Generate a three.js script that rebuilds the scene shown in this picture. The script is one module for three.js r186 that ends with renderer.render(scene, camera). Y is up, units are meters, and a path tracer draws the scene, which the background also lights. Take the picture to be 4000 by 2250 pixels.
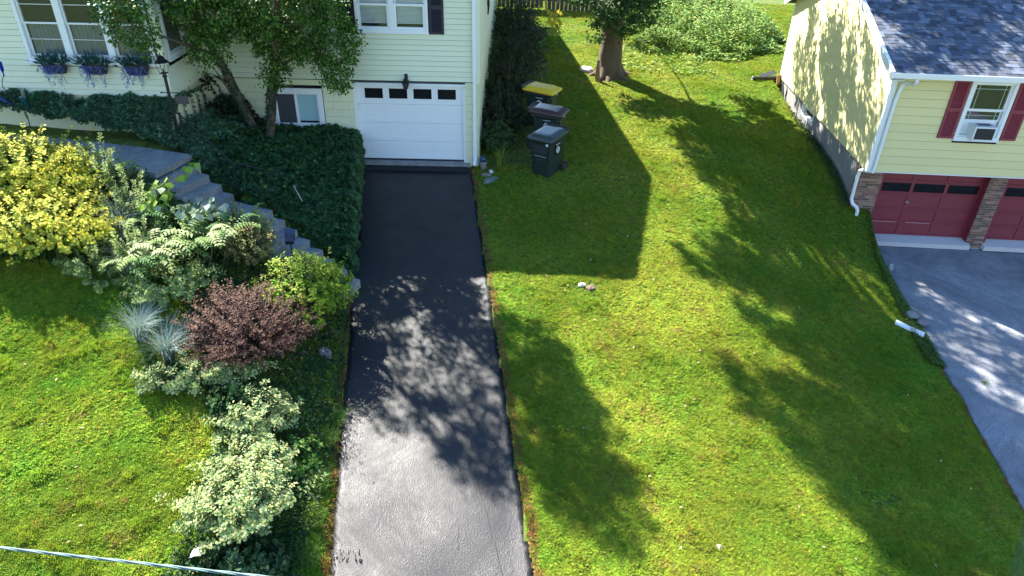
import * as THREE from 'three';
import { mergeGeometries } from 'three/addons/utils/BufferGeometryUtils.js';
import { createNoise2D, createNoise3D } from 'simplex-noise';

// ---------- camera, sky, sun, exposure ----------
const scene = new THREE.Scene();
const camera = new THREE.PerspectiveCamera(44.17, 16 / 9, 0.1, 600);
camera.position.set(0, 7.1, 18);
camera.rotation.order = 'YXZ';
camera.rotation.set(THREE.MathUtils.degToRad(-31.55), 0, 0.0217);
scene.add(camera);

const renderer = new THREE.WebGLRenderer({ antialias: true });
renderer.toneMapping = THREE.LinearToneMapping;
renderer.toneMappingExposure = 5.2;
renderer.shadowMap.enabled = true;

const SUN = new THREE.Vector3(-0.449, 0.690, -0.572).normalize();
const sun = new THREE.DirectionalLight(0xfff9f0, 4.6);
sun.position.copy(SUN).multiplyScalar(60);
sun.castShadow = true;
sun.shadow.radius = 1;
sun.shadow.mapSize.set(4096, 4096);
Object.assign(sun.shadow.camera, { left: -26, right: 26, top: 26, bottom: -26, near: 1, far: 140 });
scene.add(sun, sun.target);

{ // clear summer sky with a pale horizon and a soft glow round the sun
  const W = 256, H = 128, data = new Float32Array(W * H * 4);
  for (let j = 0; j < H; j++) for (let i = 0; i < W; i++) {
    const el = ((j + 0.5) / H - 0.5) * Math.PI, az = ((i + 0.5) / W) * 2 * Math.PI - Math.PI;
    const d = new THREE.Vector3(Math.cos(el) * Math.cos(az), Math.sin(el), Math.cos(el) * Math.sin(az));
    const up = Math.max(0, d.y), hz = Math.pow(1 - up, 2.6), c = Math.max(0, d.dot(SUN)), glow = 0.9 * Math.pow(c, 24) + 0.22 * Math.pow(c, 4);
    const k = (j * W + i) * 4, s = 0.285;
    data[k] = s * (0.09 + 1.08 * hz + glow); data[k + 1] = s * (0.32 + 1.14 * hz + 0.95 * glow); data[k + 2] = s * (0.84 + 0.85 * hz + 0.8 * glow); data[k + 3] = 1;
  }
  const t = new THREE.DataTexture(data, W, H, THREE.RGBAFormat, THREE.FloatType);
  t.mapping = THREE.EquirectangularReflectionMapping; t.magFilter = t.minFilter = THREE.LinearFilter; t.needsUpdate = true;
  scene.background = t; scene.environment = t;
}

// ---------- helpers ----------
function rngOf(seed) { let a = seed >>> 0; return () => { a = (a + 0x6d2b79f5) | 0; let t = Math.imul(a ^ (a >>> 15), 1 | a); t = (t + Math.imul(t ^ (t >>> 7), 61 | t)) ^ t; return ((t ^ (t >>> 14)) >>> 0) / 4294967296; }; }
const n2 = createNoise2D(rngOf(11)), n3 = createNoise3D(rngOf(12));
const V = (x, y, z) => new THREE.Vector3(x, y, z), lerp = THREE.MathUtils.lerp, clamp = THREE.MathUtils.clamp, PI = Math.PI;
const lin = (r, g, b) => new THREE.Color().setRGB(r, g, b);
const used = new Map();
function numbered(n) { const k = used.get(n) || 0; used.set(n, k + 1); return k ? `${n}_${String(k).padStart(3, '0')}` : n; }
function tag(o, label, category, group, kind) { if (label) o.userData.label = label; if (category) o.userData.category = category; if (group) o.userData.group = group; if (kind) o.userData.kind = kind; return o; }
function thing(name, label, category, p = [0, 0, 0], ry = 0, group) { const g = new THREE.Group(); g.name = numbered(name); g.position.set(...p); g.rotation.y = ry; scene.add(g); return tag(g, label, category, group); }
function sub(name, parent) { const g = new THREE.Group(); g.name = name; parent.add(g); return g; }
function part(name, geos, m, parent, label) {
  const g = Array.isArray(geos) ? (geos.length > 1 ? mergeGeometries(geos, false) : geos[0]) : geos;
  const o = new THREE.Mesh(g, m); o.name = parent === scene ? numbered(name) : name; o.castShadow = o.receiveShadow = true; parent.add(o); if (label) o.userData.label = label; return o;
}
function struct(name, geos, m) { return tag(part(name, geos, m, scene), null, null, null, 'structure'); }
const _e = new THREE.Euler(), _q = new THREE.Quaternion(), _m = new THREE.Matrix4();
function bx(w, h, d, x = 0, y = 0, z = 0, rx = 0, ry = 0, rz = 0) { const g = new THREE.BoxGeometry(w, h, d); if (rx || ry || rz) g.applyMatrix4(_m.makeRotationFromEuler(_e.set(rx, ry, rz))); return g.translate(x, y, z); }
const b2 = (x0, x1, y0, y1, z0, z1) => bx(x1 - x0, y1 - y0, z1 - z0, (x0 + x1) / 2, (y0 + y1) / 2, (z0 + z1) / 2);
function cyl(a, b, r0, r1 = r0, seg = 8) { const d = b.clone().sub(a), l = d.length(), g = new THREE.CylinderGeometry(r1, r0, l, seg, 1); g.applyQuaternion(_q.setFromUnitVectors(V(0, 1, 0), d.normalize())); return g.translate((a.x + b.x) / 2, (a.y + b.y) / 2, (a.z + b.z) / 2); }
// a tapering limb through points, with a radius at each
function limb(pts, radii, seg = 8, wob = 0, seed = 0) {
  const c = new THREE.CatmullRomCurve3(pts), n = Math.max(6, pts.length * 5), P = [], N = [], U = [], I = [];
  const f = c.computeFrenetFrames(n, false);
  for (let i = 0; i <= n; i++) {
    const t = i / n, p = c.getPoint(t), k = t * (radii.length - 1), j = Math.min(radii.length - 2, Math.floor(k)), r = lerp(radii[j], radii[j + 1], k - j);
    for (let s = 0; s <= seg; s++) {
      const a = s / seg * 2 * PI, w = 1 + wob * n3(Math.cos(a) * 1.3 + seed, Math.sin(a) * 1.3, i * 0.25);
      const d = f.normals[i].clone().multiplyScalar(Math.cos(a)).addScaledVector(f.binormals[i], Math.sin(a));
      P.push(p.x + d.x * r * w, p.y + d.y * r * w, p.z + d.z * r * w); N.push(d.x, d.y, d.z); U.push(s / seg * r * 6, t * c.getLength());
      if (i < n && s < seg) { const q = i * (seg + 1) + s; I.push(q, q + 1, q + seg + 1, q + 1, q + seg + 2, q + seg + 1); }
    }
  }
  const g = new THREE.BufferGeometry(); g.setAttribute('position', new THREE.Float32BufferAttribute(P, 3)); g.setAttribute('normal', new THREE.Float32BufferAttribute(N, 3)); g.setAttribute('uv', new THREE.Float32BufferAttribute(U, 2)); g.setIndex(I);
  g.computeVertexNormals(); return g;
}
function rawGeo(P, I, U) { const g = new THREE.BufferGeometry(); g.setAttribute('position', new THREE.Float32BufferAttribute(P, 3)); g.setAttribute('uv', new THREE.Float32BufferAttribute(U || new Array(P.length / 3 * 2).fill(0), 2)); g.setIndex(I); g.computeVertexNormals(); return g; }
function tex(size, fn, srgb = true, rep = 1) { // fn(u, v, x, y) -> [r, g, b] in 0..1
  const d = new Uint8Array(size * size * 4);
  for (let y = 0; y < size; y++) for (let x = 0; x < size; x++) { const c = fn(x / size, y / size, x, y), k = (y * size + x) * 4; for (let i = 0; i < 3; i++) d[k + i] = clamp(Math.round(c[i] * 255), 0, 255); d[k + 3] = 255; }
  const t = new THREE.DataTexture(d, size, size); t.wrapS = t.wrapT = THREE.RepeatWrapping; t.magFilter = THREE.LinearFilter; t.minFilter = THREE.LinearMipmapLinearFilter; t.generateMipmaps = true; if (srgb) t.colorSpace = THREE.SRGBColorSpace; t.repeat.set(rep, rep); t.needsUpdate = true; return t;
}
// noise that tiles over u, v in 0..1 (f cycles)
function tn(u, v, f, s = 0) { const a = u * 2 * PI, b = v * 2 * PI, r = f / (2 * PI); return n3(Math.cos(a) * r + s, Math.sin(a) * r + Math.cos(b) * r, Math.sin(b) * r + s * 0.7) ; }
function topUV(g, s = 1) { const p = g.attributes.position, u = g.attributes.uv; for (let i = 0; i < p.count; i++) u.setXY(i, (p.getX(i) + 0.3 * p.getY(i)) * s, (p.getZ(i) + 0.6 * p.getY(i)) * s); return g; }
function mat(color, rough = 0.8, o = {}) { return new THREE.MeshStandardMaterial({ color, roughness: rough, ...o }); }
function leafMat(tr = 0.4, rough = 0.9, spec = 0.3) { return new THREE.MeshPhysicalMaterial({ color: 0xffffff, roughness: rough, transmission: tr, thickness: 0, specularIntensity: spec, side: THREE.DoubleSide }); }

// ---------- instanced foliage ----------
class Inst {
  constructor(geo, m) { this.geo = geo; this.m = m; this.a = []; this.c = []; }
  // base p, direction d (the leaf's length), face normal n, size
  add(p, d, n, sx, sy, sz, col) {
    const z = d.clone().normalize(), x = n.clone().cross(z); if (x.lengthSq() < 1e-6) x.set(1, 0, 0); x.normalize(); const y = z.clone().cross(x);
    this.a.push(x.x * sx, x.y * sx, x.z * sx, 0, y.x * sy, y.y * sy, y.z * sy, 0, z.x * sz, z.y * sz, z.z * sz, 0, p.x, p.y, p.z, 1); this.c.push(col[0], col[1], col[2]);
  }
  build(name, parent, kind) {
    const n = this.a.length / 16, o = new THREE.InstancedMesh(this.geo, this.m, n);
    o.instanceMatrix.array.set(this.a); o.instanceColor = new THREE.InstancedBufferAttribute(new Float32Array(this.c), 3);
    o.name = parent === scene ? numbered(name) : name; o.castShadow = o.receiveShadow = true; if (kind) o.userData.kind = kind; parent.add(o); return o;
  }
}
// a folded leaf along +z, unit length, width w
function leafGeo(w = 0.6, fold = 0.1, droop = 0.1, mid = 0.42) { const h = w / 2; return rawGeo([0, 0, 0, -h, fold, mid, 0, 0, mid, h, fold, mid, 0, -droop, 1], [0, 2, 1, 0, 3, 2, 1, 2, 4, 2, 3, 4]); }
function palmateGeo() { // five-lobed maple or ivy leaf
  const P = [0, 0.02, 0.35], I = [], rr = [0, 0.62, 0.42, 0.95, 0.5, 1.0, 0.5, 0.95, 0.42, 0.62], n = rr.length;
  for (let i = 0; i < n; i++) { const a = -PI / 2 + i / n * 2 * PI; P.push(Math.cos(a) * rr[i] * 0.6, i % 2 ? -0.05 : 0.02, 0.4 + Math.sin(a) * rr[i] * (rr[i] === 0 ? 0 : 0.6)); }
  P[3] = 0; P[4] = 0; P[5] = 0; for (let i = 1; i <= n; i++) I.push(0, i % n + 1, i); return rawGeo(P, I);
}
function sphereDir(r) { const z = r() * 2 - 1, a = r() * 2 * PI, s = Math.sqrt(1 - z * z); return V(s * Math.cos(a), z, s * Math.sin(a)); }
const vary = (c, r, k = 0.25) => { const f = 1 - k + 2 * k * r(), h = (r() - 0.5) * k; return [c[0] * f * (1 + h), c[1] * f, c[2] * f * (1 - h)]; };
// ---------- the lie of the land ----------
function rbf(C) { // smooth height through points [x, z, y]
  const n = C.length, N = n + 3, A = []; const K = (a, b) => Math.sqrt((a[0] - b[0]) ** 2 + (a[1] - b[1]) ** 2 + 0.3);
  for (let i = 0; i < N; i++) { const row = new Float64Array(N + 1); for (let j = 0; j < N; j++) row[j] = i < n && j < n ? K(C[i], C[j]) : i < n ? [1, C[i][0], C[i][1]][j - n] : j < n ? [1, C[j][0], C[j][1]][i - n] : 0; row[N] = i < n ? C[i][2] : 0; A.push(row); }
  for (let i = 0; i < N; i++) { let p = i; for (let k = i + 1; k < N; k++) if (Math.abs(A[k][i]) > Math.abs(A[p][i])) p = k; [A[i], A[p]] = [A[p], A[i]]; for (let k = 0; k < N; k++) if (k !== i) { const f = A[k][i] / A[i][i]; if (f) for (let j = i; j <= N; j++) A[k][j] -= f * A[i][j]; } }
  const w = A.map((r, i) => r[N] / r[i]);
  return (x, z) => { let s = w[n] + w[n + 1] * x + w[n + 2] * z; for (let i = 0; i < n; i++) { const dx = x - C[i][0], dz = z - C[i][1]; s += w[i] * Math.sqrt(dx * dx + dz * dz + 0.3); } return s; };
}
const gR = rbf([[-1.0, -.2, -.1], [-.85, 3, -.5], [-.5, 6, -.93], [0, 9, -1.36], [.35, 11.5, -1.72], [1, 16, -2.3], [-.9, -4, .3], [-.9, -8, .7], [-.9, -12, .95], [.3, -16, 1.05], [4, -16, 1.0], [10, -16, .9],
  [3.2, -6.5, .55], [1, .5, -.2], [9.3, -7.1, .48], [9.1, -4.6, .05], [9.0, -2.4, -.12], [8.86, -.4, -.28], [8.75, .8, -.6], [8.9, 2.2, -1.25], [9.0, 3.6, -1.6], [9.1, 5, -1.85], [9.3, 8, -2.05], [9.3, 12, -2.3], [8, 16, -2.6],
  [4, 0, -.2], [4, 5, -.95], [4.5, 10, -1.75], [4, 16, -2.4], [13, -16, .8], [14, 5, -1.9], [14, 12, -2.3], [30, -30, 1], [30, 20, -3], [-10, -30, 1.4]]);
const gL = rbf([[-4.3, 0, .68], [-5.2, .1, .76], [-6.4, 0, .85], [-7.7, 0, 1.05], [-7.7, 1.4, 1.3], [-12, 1.4, 1.5], [-20, 1.4, 1.6], [-7.6, 2.6, 1.25], [-10, 2.6, 1.3], [-14, 2.6, 1.35], [-7.6, 4, 1.25], [-10, 4, 1.28], [-14, 4, 1.3],
  [-6, 3.3, .62], [-5.16, 3.8, .45], [-4.4, 4.3, 0], [-3.9, 4.5, -.35], [-4.2, 3.2, .1], [-4.2, 1.8, .45], [-7.6, 4.8, 1.05], [-6.2, 4.9, .6], [-5, 5.5, .15], [-4.2, 5.8, -.35], [-3.55, 6, -.8], [-3.3, 7.5, -1.1], [-3.1, 8.5, -1.2], [-2.9, 10, -1.45], [-2.7, 12, -1.75],
  [-10, 5.5, .95], [-14, 5.5, 1], [-6.5, 7, .1], [-10, 8, .2], [-14, 8, .2], [-4.8, 8, -.55], [-4.3, 10, -1.05], [-4.2, 12, -1.45], [-7, 11, -.75], [-12, 11, -.6], [-7, 16, -1.8], [-14, 16, -1.6], [-2.2, 16, -2.3], [-30, 10, 0], [-30, -20, 1.6]]);
const xL = (z) => -4.05 + 0.1376 * (z - 0.38), xR = (z) => -1.13 + 0.1376 * (z - 0.38), drive = (z) => -0.15 - 0.14 * z, drive2 = (z) => -1.68 - 0.052 * (z - 0.9);
const E2 = [[-5, 9.0], [1, 9.62], [1.6, 9.52], [2.4, 9.42], [3.3, 9.34], [4.6, 9.24], [5.6, 9.16], [7, 9.02], [8.2, 8.88], [9.5, 8.72], [11.3, 8.5], [20, 7.6]];
const xD = (z) => { for (let i = 1; i < E2.length; i++) if (z <= E2[i][0]) return lerp(E2[i - 1][1], E2[i][1], clamp((z - E2[i - 1][0]) / (E2[i][0] - E2[i - 1][0]), 0, 1)); return 8.4; };
// garden stairs: from the end of the path down to the driveway
const ST = { o: V(-7.25, 1.3, 3.31), a: 24.2 * PI / 180, w: 1.0, rise: 0.165 };
ST.d = V(Math.cos(ST.a), 0, Math.sin(ST.a)); ST.n = V(-Math.sin(ST.a), 0, Math.cos(ST.a)); // down the flight; across it, away from the ivy
const runs = [0, 0.31, 0.62, 0.93, 1.24, 2.28, 2.58, 2.88, 3.19, 3.5, 3.8, 4.08]; // where each nosing lies along the flight
function stairs(x, z) { const s = (x - ST.o.x) * ST.d.x + (z - ST.o.z) * ST.d.z, t = (x - ST.o.x) * ST.n.x + (z - ST.o.z) * ST.n.z; return [s, t]; }
function stepY(s) { let k = 0; while (k < runs.length && s > runs[k]) k++; return ST.o.y - ST.rise * k; }
function T(x, z) {
  if (x > 8.95 && z > -7.2 && z < 0.75 && z > -7.2) return -2.2;
  if (x < xL(z)) {
    const e = xL(z) - x, t = Math.min(1, e / 0.3); let y = (drive(z) - 0.05) * (1 - t) + gL(x, z) * t;
    const [s, c] = stairs(x, z); if (s > -0.2 && s < 4.3 && c > -0.15 && c < 1.1) y = Math.min(y, stepY(s + 0.2) - 0.12);
    if (s <= 0.1 && s > -6 && x < -6.9 && z > 2.3 && z < 4.4) { const p = pathT(x, z); if (p !== null) y = Math.min(y, 1.2); }
    return y;
  }
  if (x < xR(z)) return z > 0 ? drive(z) - 0.05 : -0.2;
  const y = gR(x, z), q = x - xD(z);
  if (z > 0.55 && q > -0.35) { const t = clamp((q + 0.35) / 0.4, 0, 1); return lerp(y, drive2(z) - 0.06, t); }
  return y;
}
// centre line of the concrete path, and whether a point lies on it
const PATH = [V(-7.27, 1.3, 3.78), V(-8.2, 1.3, 3.5), V(-9.5, 1.31, 3.2), V(-11, 1.33, 3.0), V(-14, 1.36, 2.95)];
function pathT(x, z) { for (let i = 1; i < PATH.length; i++) { const a = PATH[i - 1], b = PATH[i], dx = b.x - a.x, dz = b.z - a.z, l = Math.hypot(dx, dz), t = ((x - a.x) * dx + (z - a.z) * dz) / l; if (t >= -0.05 && t <= l + 0.05 && Math.abs((x - a.x) * dz - (z - a.z) * dx) / l < 0.6) return t; } return null; }
function onStairs(x, z, m = 0) { const [s, c] = stairs(x, z); return s > -0.1 && s < 4.45 && c > -m && c < 1.0 + m; }

// ---------- surfaces ----------
const grassTex = tex(512, (u, v) => { const a = tn(u, v, 9, 1), b = tn(u, v, 34, 5), c = tn(u, v, 90, 9), k = 0.5 + 0.2 * a + 0.25 * b + 0.3 * c; return [lerp(0.20, 0.38, k), lerp(0.28, 0.44, k), lerp(0.06, 0.10, k)]; });
const soilTex = tex(512, (u, v) => { const k = 0.5 + 0.25 * tn(u, v, 14, 3) + 0.3 * tn(u, v, 60, 7); return [0.22 + 0.16 * k, 0.17 + 0.12 * k, 0.12 + 0.09 * k]; });
const aspTex = tex(1024, (u, v) => { const a = tn(u, v, 5, 21), b = tn(u, v, 40, 22), c = tn(u, v, 180, 23); const k = 0.105 + 0.012 * a + 0.01 * b + 0.018 * c; return [k * 1.02, k, k * 1.09]; });
const aspBump = tex(1024, (u, v) => { const k = 0.5 + 0.3 * tn(u, v, 150, 31) + 0.2 * tn(u, v, 60, 32); return [k, k, k]; }, false);
const aspRough = tex(512, (u, v) => { const k = 0.52 + 0.05 * tn(u, v, 6, 41) + 0.05 * tn(u, v, 26, 42); return [k, k, k]; }, false);
const oldTex = tex(1024, (u, v) => { const a = tn(u, v, 3, 51), b = tn(u, v, 14, 52), c = tn(u, v, 150, 53), st = Math.max(0, tn(u, v, 7, 54) - 0.45); let k = 0.49 + 0.05 * a + 0.035 * b + 0.07 * c ; return [k, k * 1.01, k * 1.05]; });
const conTex = tex(512, (u, v) => { const k = 0.53 + 0.04 * tn(u, v, 4, 61) + 0.04 * tn(u, v, 20, 62) + 0.05 * tn(u, v, 100, 63); return [k, k * 0.985, k * 0.96]; });
const barkTex = tex(512, (u, v) => { const k = 0.5 + 0.35 * tn(u, v, 40, 71) * (0.6 + 0.4 * tn(u, v, 9, 72)); return [0.26 + 0.18 * k, 0.22 + 0.15 * k, 0.17 + 0.11 * k]; });
const M = {
  ground: mat(0xffffff, 0.95, { map: grassTex }), soil: mat(0xffffff, 0.95, { map: soilTex }),
  asphalt: mat(0xffffff, 1, { map: aspTex, roughnessMap: aspRough, bumpMap: aspBump, bumpScale: 0.004 }),
  oldAsphalt: mat(0xffffff, 0.85, { map: oldTex, bumpMap: aspBump, bumpScale: 0.004 }),
  concrete: mat(0xffffff, 0.9, { map: conTex }), bark: mat(0xffffff, 0.95, { map: barkTex, bumpMap: barkTex, bumpScale: 0.03 }),
  white: mat(lin(0.80, 0.81, 0.80), 0.45), glass: new THREE.MeshPhysicalMaterial({ color: 0xffffff, roughness: 0.03, transmission: 1, thickness: 0, ior: 1.5 }),
  black: mat(lin(0.02, 0.02, 0.022), 0.45), dark: mat(lin(0.012, 0.013, 0.015), 0.9), red: mat(lin(0.22, 0.028, 0.042), 0.55), redDark: mat(lin(0.2, 0.026, 0.032), 0.6),
  stem: mat(lin(0.09, 0.065, 0.04), 0.9), greenStem: mat(lin(0.1, 0.14, 0.05), 0.8), iron: mat(lin(0.018, 0.018, 0.018), 0.5, { metalness: 0.3 }),
};
M.asphalt.map.repeat.set(0.33, 0.33); M.asphalt.roughnessMap.repeat.set(0.25, 0.25); aspBump.repeat.set(0.5, 0.5); oldTex.repeat.set(0.22, 0.22); grassTex.repeat.set(0.35, 0.35); conTex.repeat.set(0.6, 0.6); soilTex.repeat.set(0.5, 0.5); barkTex.repeat.set(1, 1);

{ // ground: one sheet, fine near the houses and coarse out to the horizon
  const line = (a, b, s) => { const o = []; for (let v = a; v <= b + 1e-6; v += s) o.push(v); return o; };
  const far = [-160, -100, -60, -40, -28, -20];
  const X = [...far, ...line(-16, 16, 0.16), 20, 28, 40, 60, 100, 160], Z = [-160, -100, -60, -40, -30, -24, ...line(-20, 18, 0.16), 22, 28, 40, 60, 100, 160];
  const P = [], U = [], I = [];
  for (const z of Z) for (const x of X) { const f = clamp(Math.max(Math.abs(x), Math.abs(z)) / 30 - 1, 0, 1); const y = lerp(T(clamp(x, -29, 29), clamp(z, -29, 20)), Math.min(0, -1.5), f * 0.8) + 0.015 * n2(x * 1.3, z * 1.3); P.push(x, y, z); U.push(x, z); }
  for (let j = 0; j < Z.length - 1; j++) for (let i = 0; i < X.length - 1; i++) { const a = j * X.length + i, b = a + 1, c = a + X.length, d = c + 1; I.push(a, c, b, b, c, d); }
  struct('ground', rawGeo(P, I, U), M.ground);
}
function strip(name, fl, fr, fy, z0, z1, m, nx = 12, dz = 0.1) { // a paved strip with a thickness and an uneven edge
  const P = [], U = [], I = [], rows = Math.round((z1 - z0) / dz), W = nx + 3;
  for (let j = 0; j <= rows; j++) { const z = z0 + j * dz, l = fl(z), r = fr(z); for (let i = -1; i <= nx + 1; i++) { const t = clamp(i / nx, 0, 1), x = lerp(l, r, t), edge = i < 0 || i > nx; P.push(x + (i < 0 ? -0.015 : i > nx ? 0.015 : 0), fy(x, z) - (edge ? 0.1 : 0), z); U.push(x, z); } }
  for (let j = 0; j < rows; j++) for (let i = 0; i < W - 1; i++) { const a = j * W + i, b = a + 1, c = a + W, d = c + 1; I.push(a, c, b, b, c, d); }
  return struct(name, rawGeo(P, I, U), m);
}
const wob = (z, s) => 0.035 * n2(z * 0.9, s) + 0.02 * n2(z * 4, s + 3) + 0.012 * n2(z * 14, s + 7);
strip('driveway', (z) => xL(z) + wob(z, 1) - 0.16 * Math.exp(-((z - 5.2) ** 2) / 0.25), (z) => xR(z) + wob(z, 2), (x, z) => drive(z) + 0.012 * n2(x * 0.5, z * 0.4) + 0.02 * Math.exp(-((x - xR(z)) ** 2) / 0.02), 0.16, 20, M.asphalt, 30, 0.08);
strip('neighbour_driveway', (z) => xD(z) + wob(z, 5), () => 19, (x, z) => drive2(z) + 0.015 * n2(x * 0.4, z * 0.4), 0.85, 20, M.oldAsphalt, 24, 0.12);
// fresh sealer ridge laid across the top of the driveway, against the garage sill
struct('sealed_apron', [topUV(bx(2.86, 0.05, 0.26, -2.66, -0.155, 0.2, 0.1))], mat(lin(0.012, 0.012, 0.013), 0.9));
// thin raised sealer seams in the lower driveway
{ const g = []; for (const [x0, z0, x1, z1] of [[-.55, 9.7, .02, 11.7], [-.02, 11.7, .25, 12.4], [-.75, 10.7, -.72, 11.1]]) { const n = 9, p = []; for (let i = 0; i <= n; i++) { const t = i / n, x = lerp(x0, x1, t) + 0.02 * n2(i * 1.7, x0 * 9), z = lerp(z0, z1, t); p.push(V(x, drive(z) + 0.010, z)); } g.push(limb(p, [0.002, 0.005, 0.003], 5)); } struct('crack_sealer', g, mat(lin(0.03, 0.03, 0.032), 0.5)); }
// ---------- paint ----------
const paint = (r, g, b, n = 3, rough = 0.6) => [0, 1, 2].slice(0, n).map((k) => { const f = 1 + (k - 1) * 0.018; return mat(lin(r * f, g * f, b * f), rough); });
const PG = paint(0.74, 0.765, 0.56), PGF = paint(0.73, 0.72, 0.47, 3, 0.75), PY = paint(0.72, 0.64, 0.31), MB = [mat(lin(0.22, 0.11, 0.075), 0.9), mat(lin(0.16, 0.085, 0.06), 0.9), mat(lin(0.27, 0.15, 0.10), 0.9), mat(lin(0.12, 0.075, 0.062), 0.9), mat(lin(0.32, 0.19, 0.13), 0.9)];
const mortar = mat(lin(0.42, 0.38, 0.34), 0.95), interior = mat(lin(0.05, 0.05, 0.05), 0.95);
// lap siding: boards one above the other on the plane z = z0 (facing +z), from y0 up, cut round the openings [xa, xb, ya, yb]
function lapWall(parent, x0, x1, y0, y1, pitch, z0, mats, openings = [], r = rngOf(5), clip) {
  const cache = new Map();
  for (let y = y0, row = 0; y < y1 - 0.01; y += pitch, row++) {
    let segs = [clip ? clip(y + pitch * 0.6, x0, x1) : [x0, x1]];
    const h = Math.min(pitch, y1 - y);
    for (const [a, b, c, d] of openings) if (y + h > c + 0.004 && y < d - 0.004) segs = segs.flatMap(([p, q]) => [[p, Math.min(q, a)], [Math.max(p, b), q]]).filter(([p, q]) => q - p > 0.02);
    for (const [p, q] of segs) {
      let a = p; while (a < q - 0.01) { // planks butt at staggered joints
        let e = q - a > 4.4 ? a + 2.4 + 1.4 * r() : q; if (q - e < 0.8) e = q;
        const l = e - a - 0.0015, key = l.toFixed(4) + '_' + h.toFixed(3);
        if (!cache.has(key)) { const g = new THREE.BoxGeometry(l, h - 0.009, 0.012); const P = g.attributes.position; for (let i = 0; i < P.count; i++) if (P.getY(i) < 0) P.setZ(i, P.getZ(i) + 0.014); g.computeVertexNormals(); cache.set(key, g); }
        const o = part('siding_board', cache.get(key), mats[Math.floor(r() * mats.length)], parent); o.position.set(a + l / 2, y + h / 2, z0); a = e;
      }
    }
  }
}
// courses of bricks or blocks on a plane facing +z
function course(parent, name, x0, x1, y0, y1, bw, bh, gap, z0, dep, mats, r, openings = []) {
  const cache = new Map(); let row = 0;
  for (let y = y0; y + bh * 0.5 < y1; y += bh + gap, row++) {
    let x = x0 - (row % 2 ? (bw + gap) / 2 : 0);
    for (; x < x1 - 0.01; x += bw + gap) {
      let a = Math.max(x, x0), e = Math.min(x + bw, x1), h = Math.min(bh, y1 - y);
      for (const [oa, ob, oc, od] of openings) if (y + h > oc && y < od) { if (a >= oa && e <= ob) e = a; else if (a < oa && e > oa) e = oa; else if (e > ob && a < ob) a = ob; }
      if (e - a < 0.03) continue;
      const key = (e - a).toFixed(3) + '_' + h.toFixed(3); if (!cache.has(key)) cache.set(key, new THREE.BoxGeometry(e - a, h, dep));
      const o = part(name, cache.get(key), mats[Math.floor(r() * mats.length)], parent); o.position.set((a + e) / 2, y + h / 2, z0 + dep / 2 + (r() - 0.5) * 0.002);
    }
  }
}
// a picture-frame of four mitred-looking bars on the plane z
const frame = (x0, x1, y0, y1, w, z0, z1) => [b2(x0, x0 + w, y0, y1, z0, z1), b2(x1 - w, x1, y0, y1, z0, z1), b2(x0 + w, x1 - w, y0, y0 + w, z0, z1), b2(x0 + w, x1 - w, y1 - w, y1, z0, z1)];
// louvred shutter facing +z
function shutter(parent, x0, x1, y0, y1, z0, m) {
  const s = sub('shutter', parent); const ym = (y0 + y1) / 2;
  part('shutter_frame', [...frame(x0, x1, y0, y1, 0.055, z0, z0 + 0.03), b2(x0 + 0.055, x1 - 0.055, ym - 0.04, ym + 0.04, z0, z0 + 0.03), b2(x0 + 0.05, x1 - 0.05, y0 + 0.05, y1 - 0.05, z0, z0 + 0.008)], m, s);
  for (const [a, b] of [[y0 + 0.065, ym - 0.05], [ym + 0.05, y1 - 0.065]]) { const n = Math.round((b - a) / 0.045), g = new THREE.BoxGeometry(x1 - x0 - 0.112, 0.008, 0.042); for (let i = 0; i < n; i++) { const o = part('louvre', g, m, s); o.position.set((x0 + x1) / 2, a + (i + 0.5) * (b - a) / n, z0 + 0.016); o.rotation.x = 0.75; } }
}
const blindMat = mat(lin(0.8, 0.8, 0.78), 0.8), curtainMat = new THREE.MeshPhysicalMaterial({ color: lin(0.32, 0.32, 0.30), roughness: 0.95, transmission: 0.4, thickness: 0, side: THREE.DoubleSide }), tintGlass = new THREE.MeshPhysicalMaterial({ color: lin(0.9, 0.93, 0.95), roughness: 0.04, transmission: 1, thickness: 0, ior: 1.45 });

const garageGlass = new THREE.MeshPhysicalMaterial({ color: lin(0.012, 0.013, 0.016), roughness: 0.12, specularIntensity: 0.35 });
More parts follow.
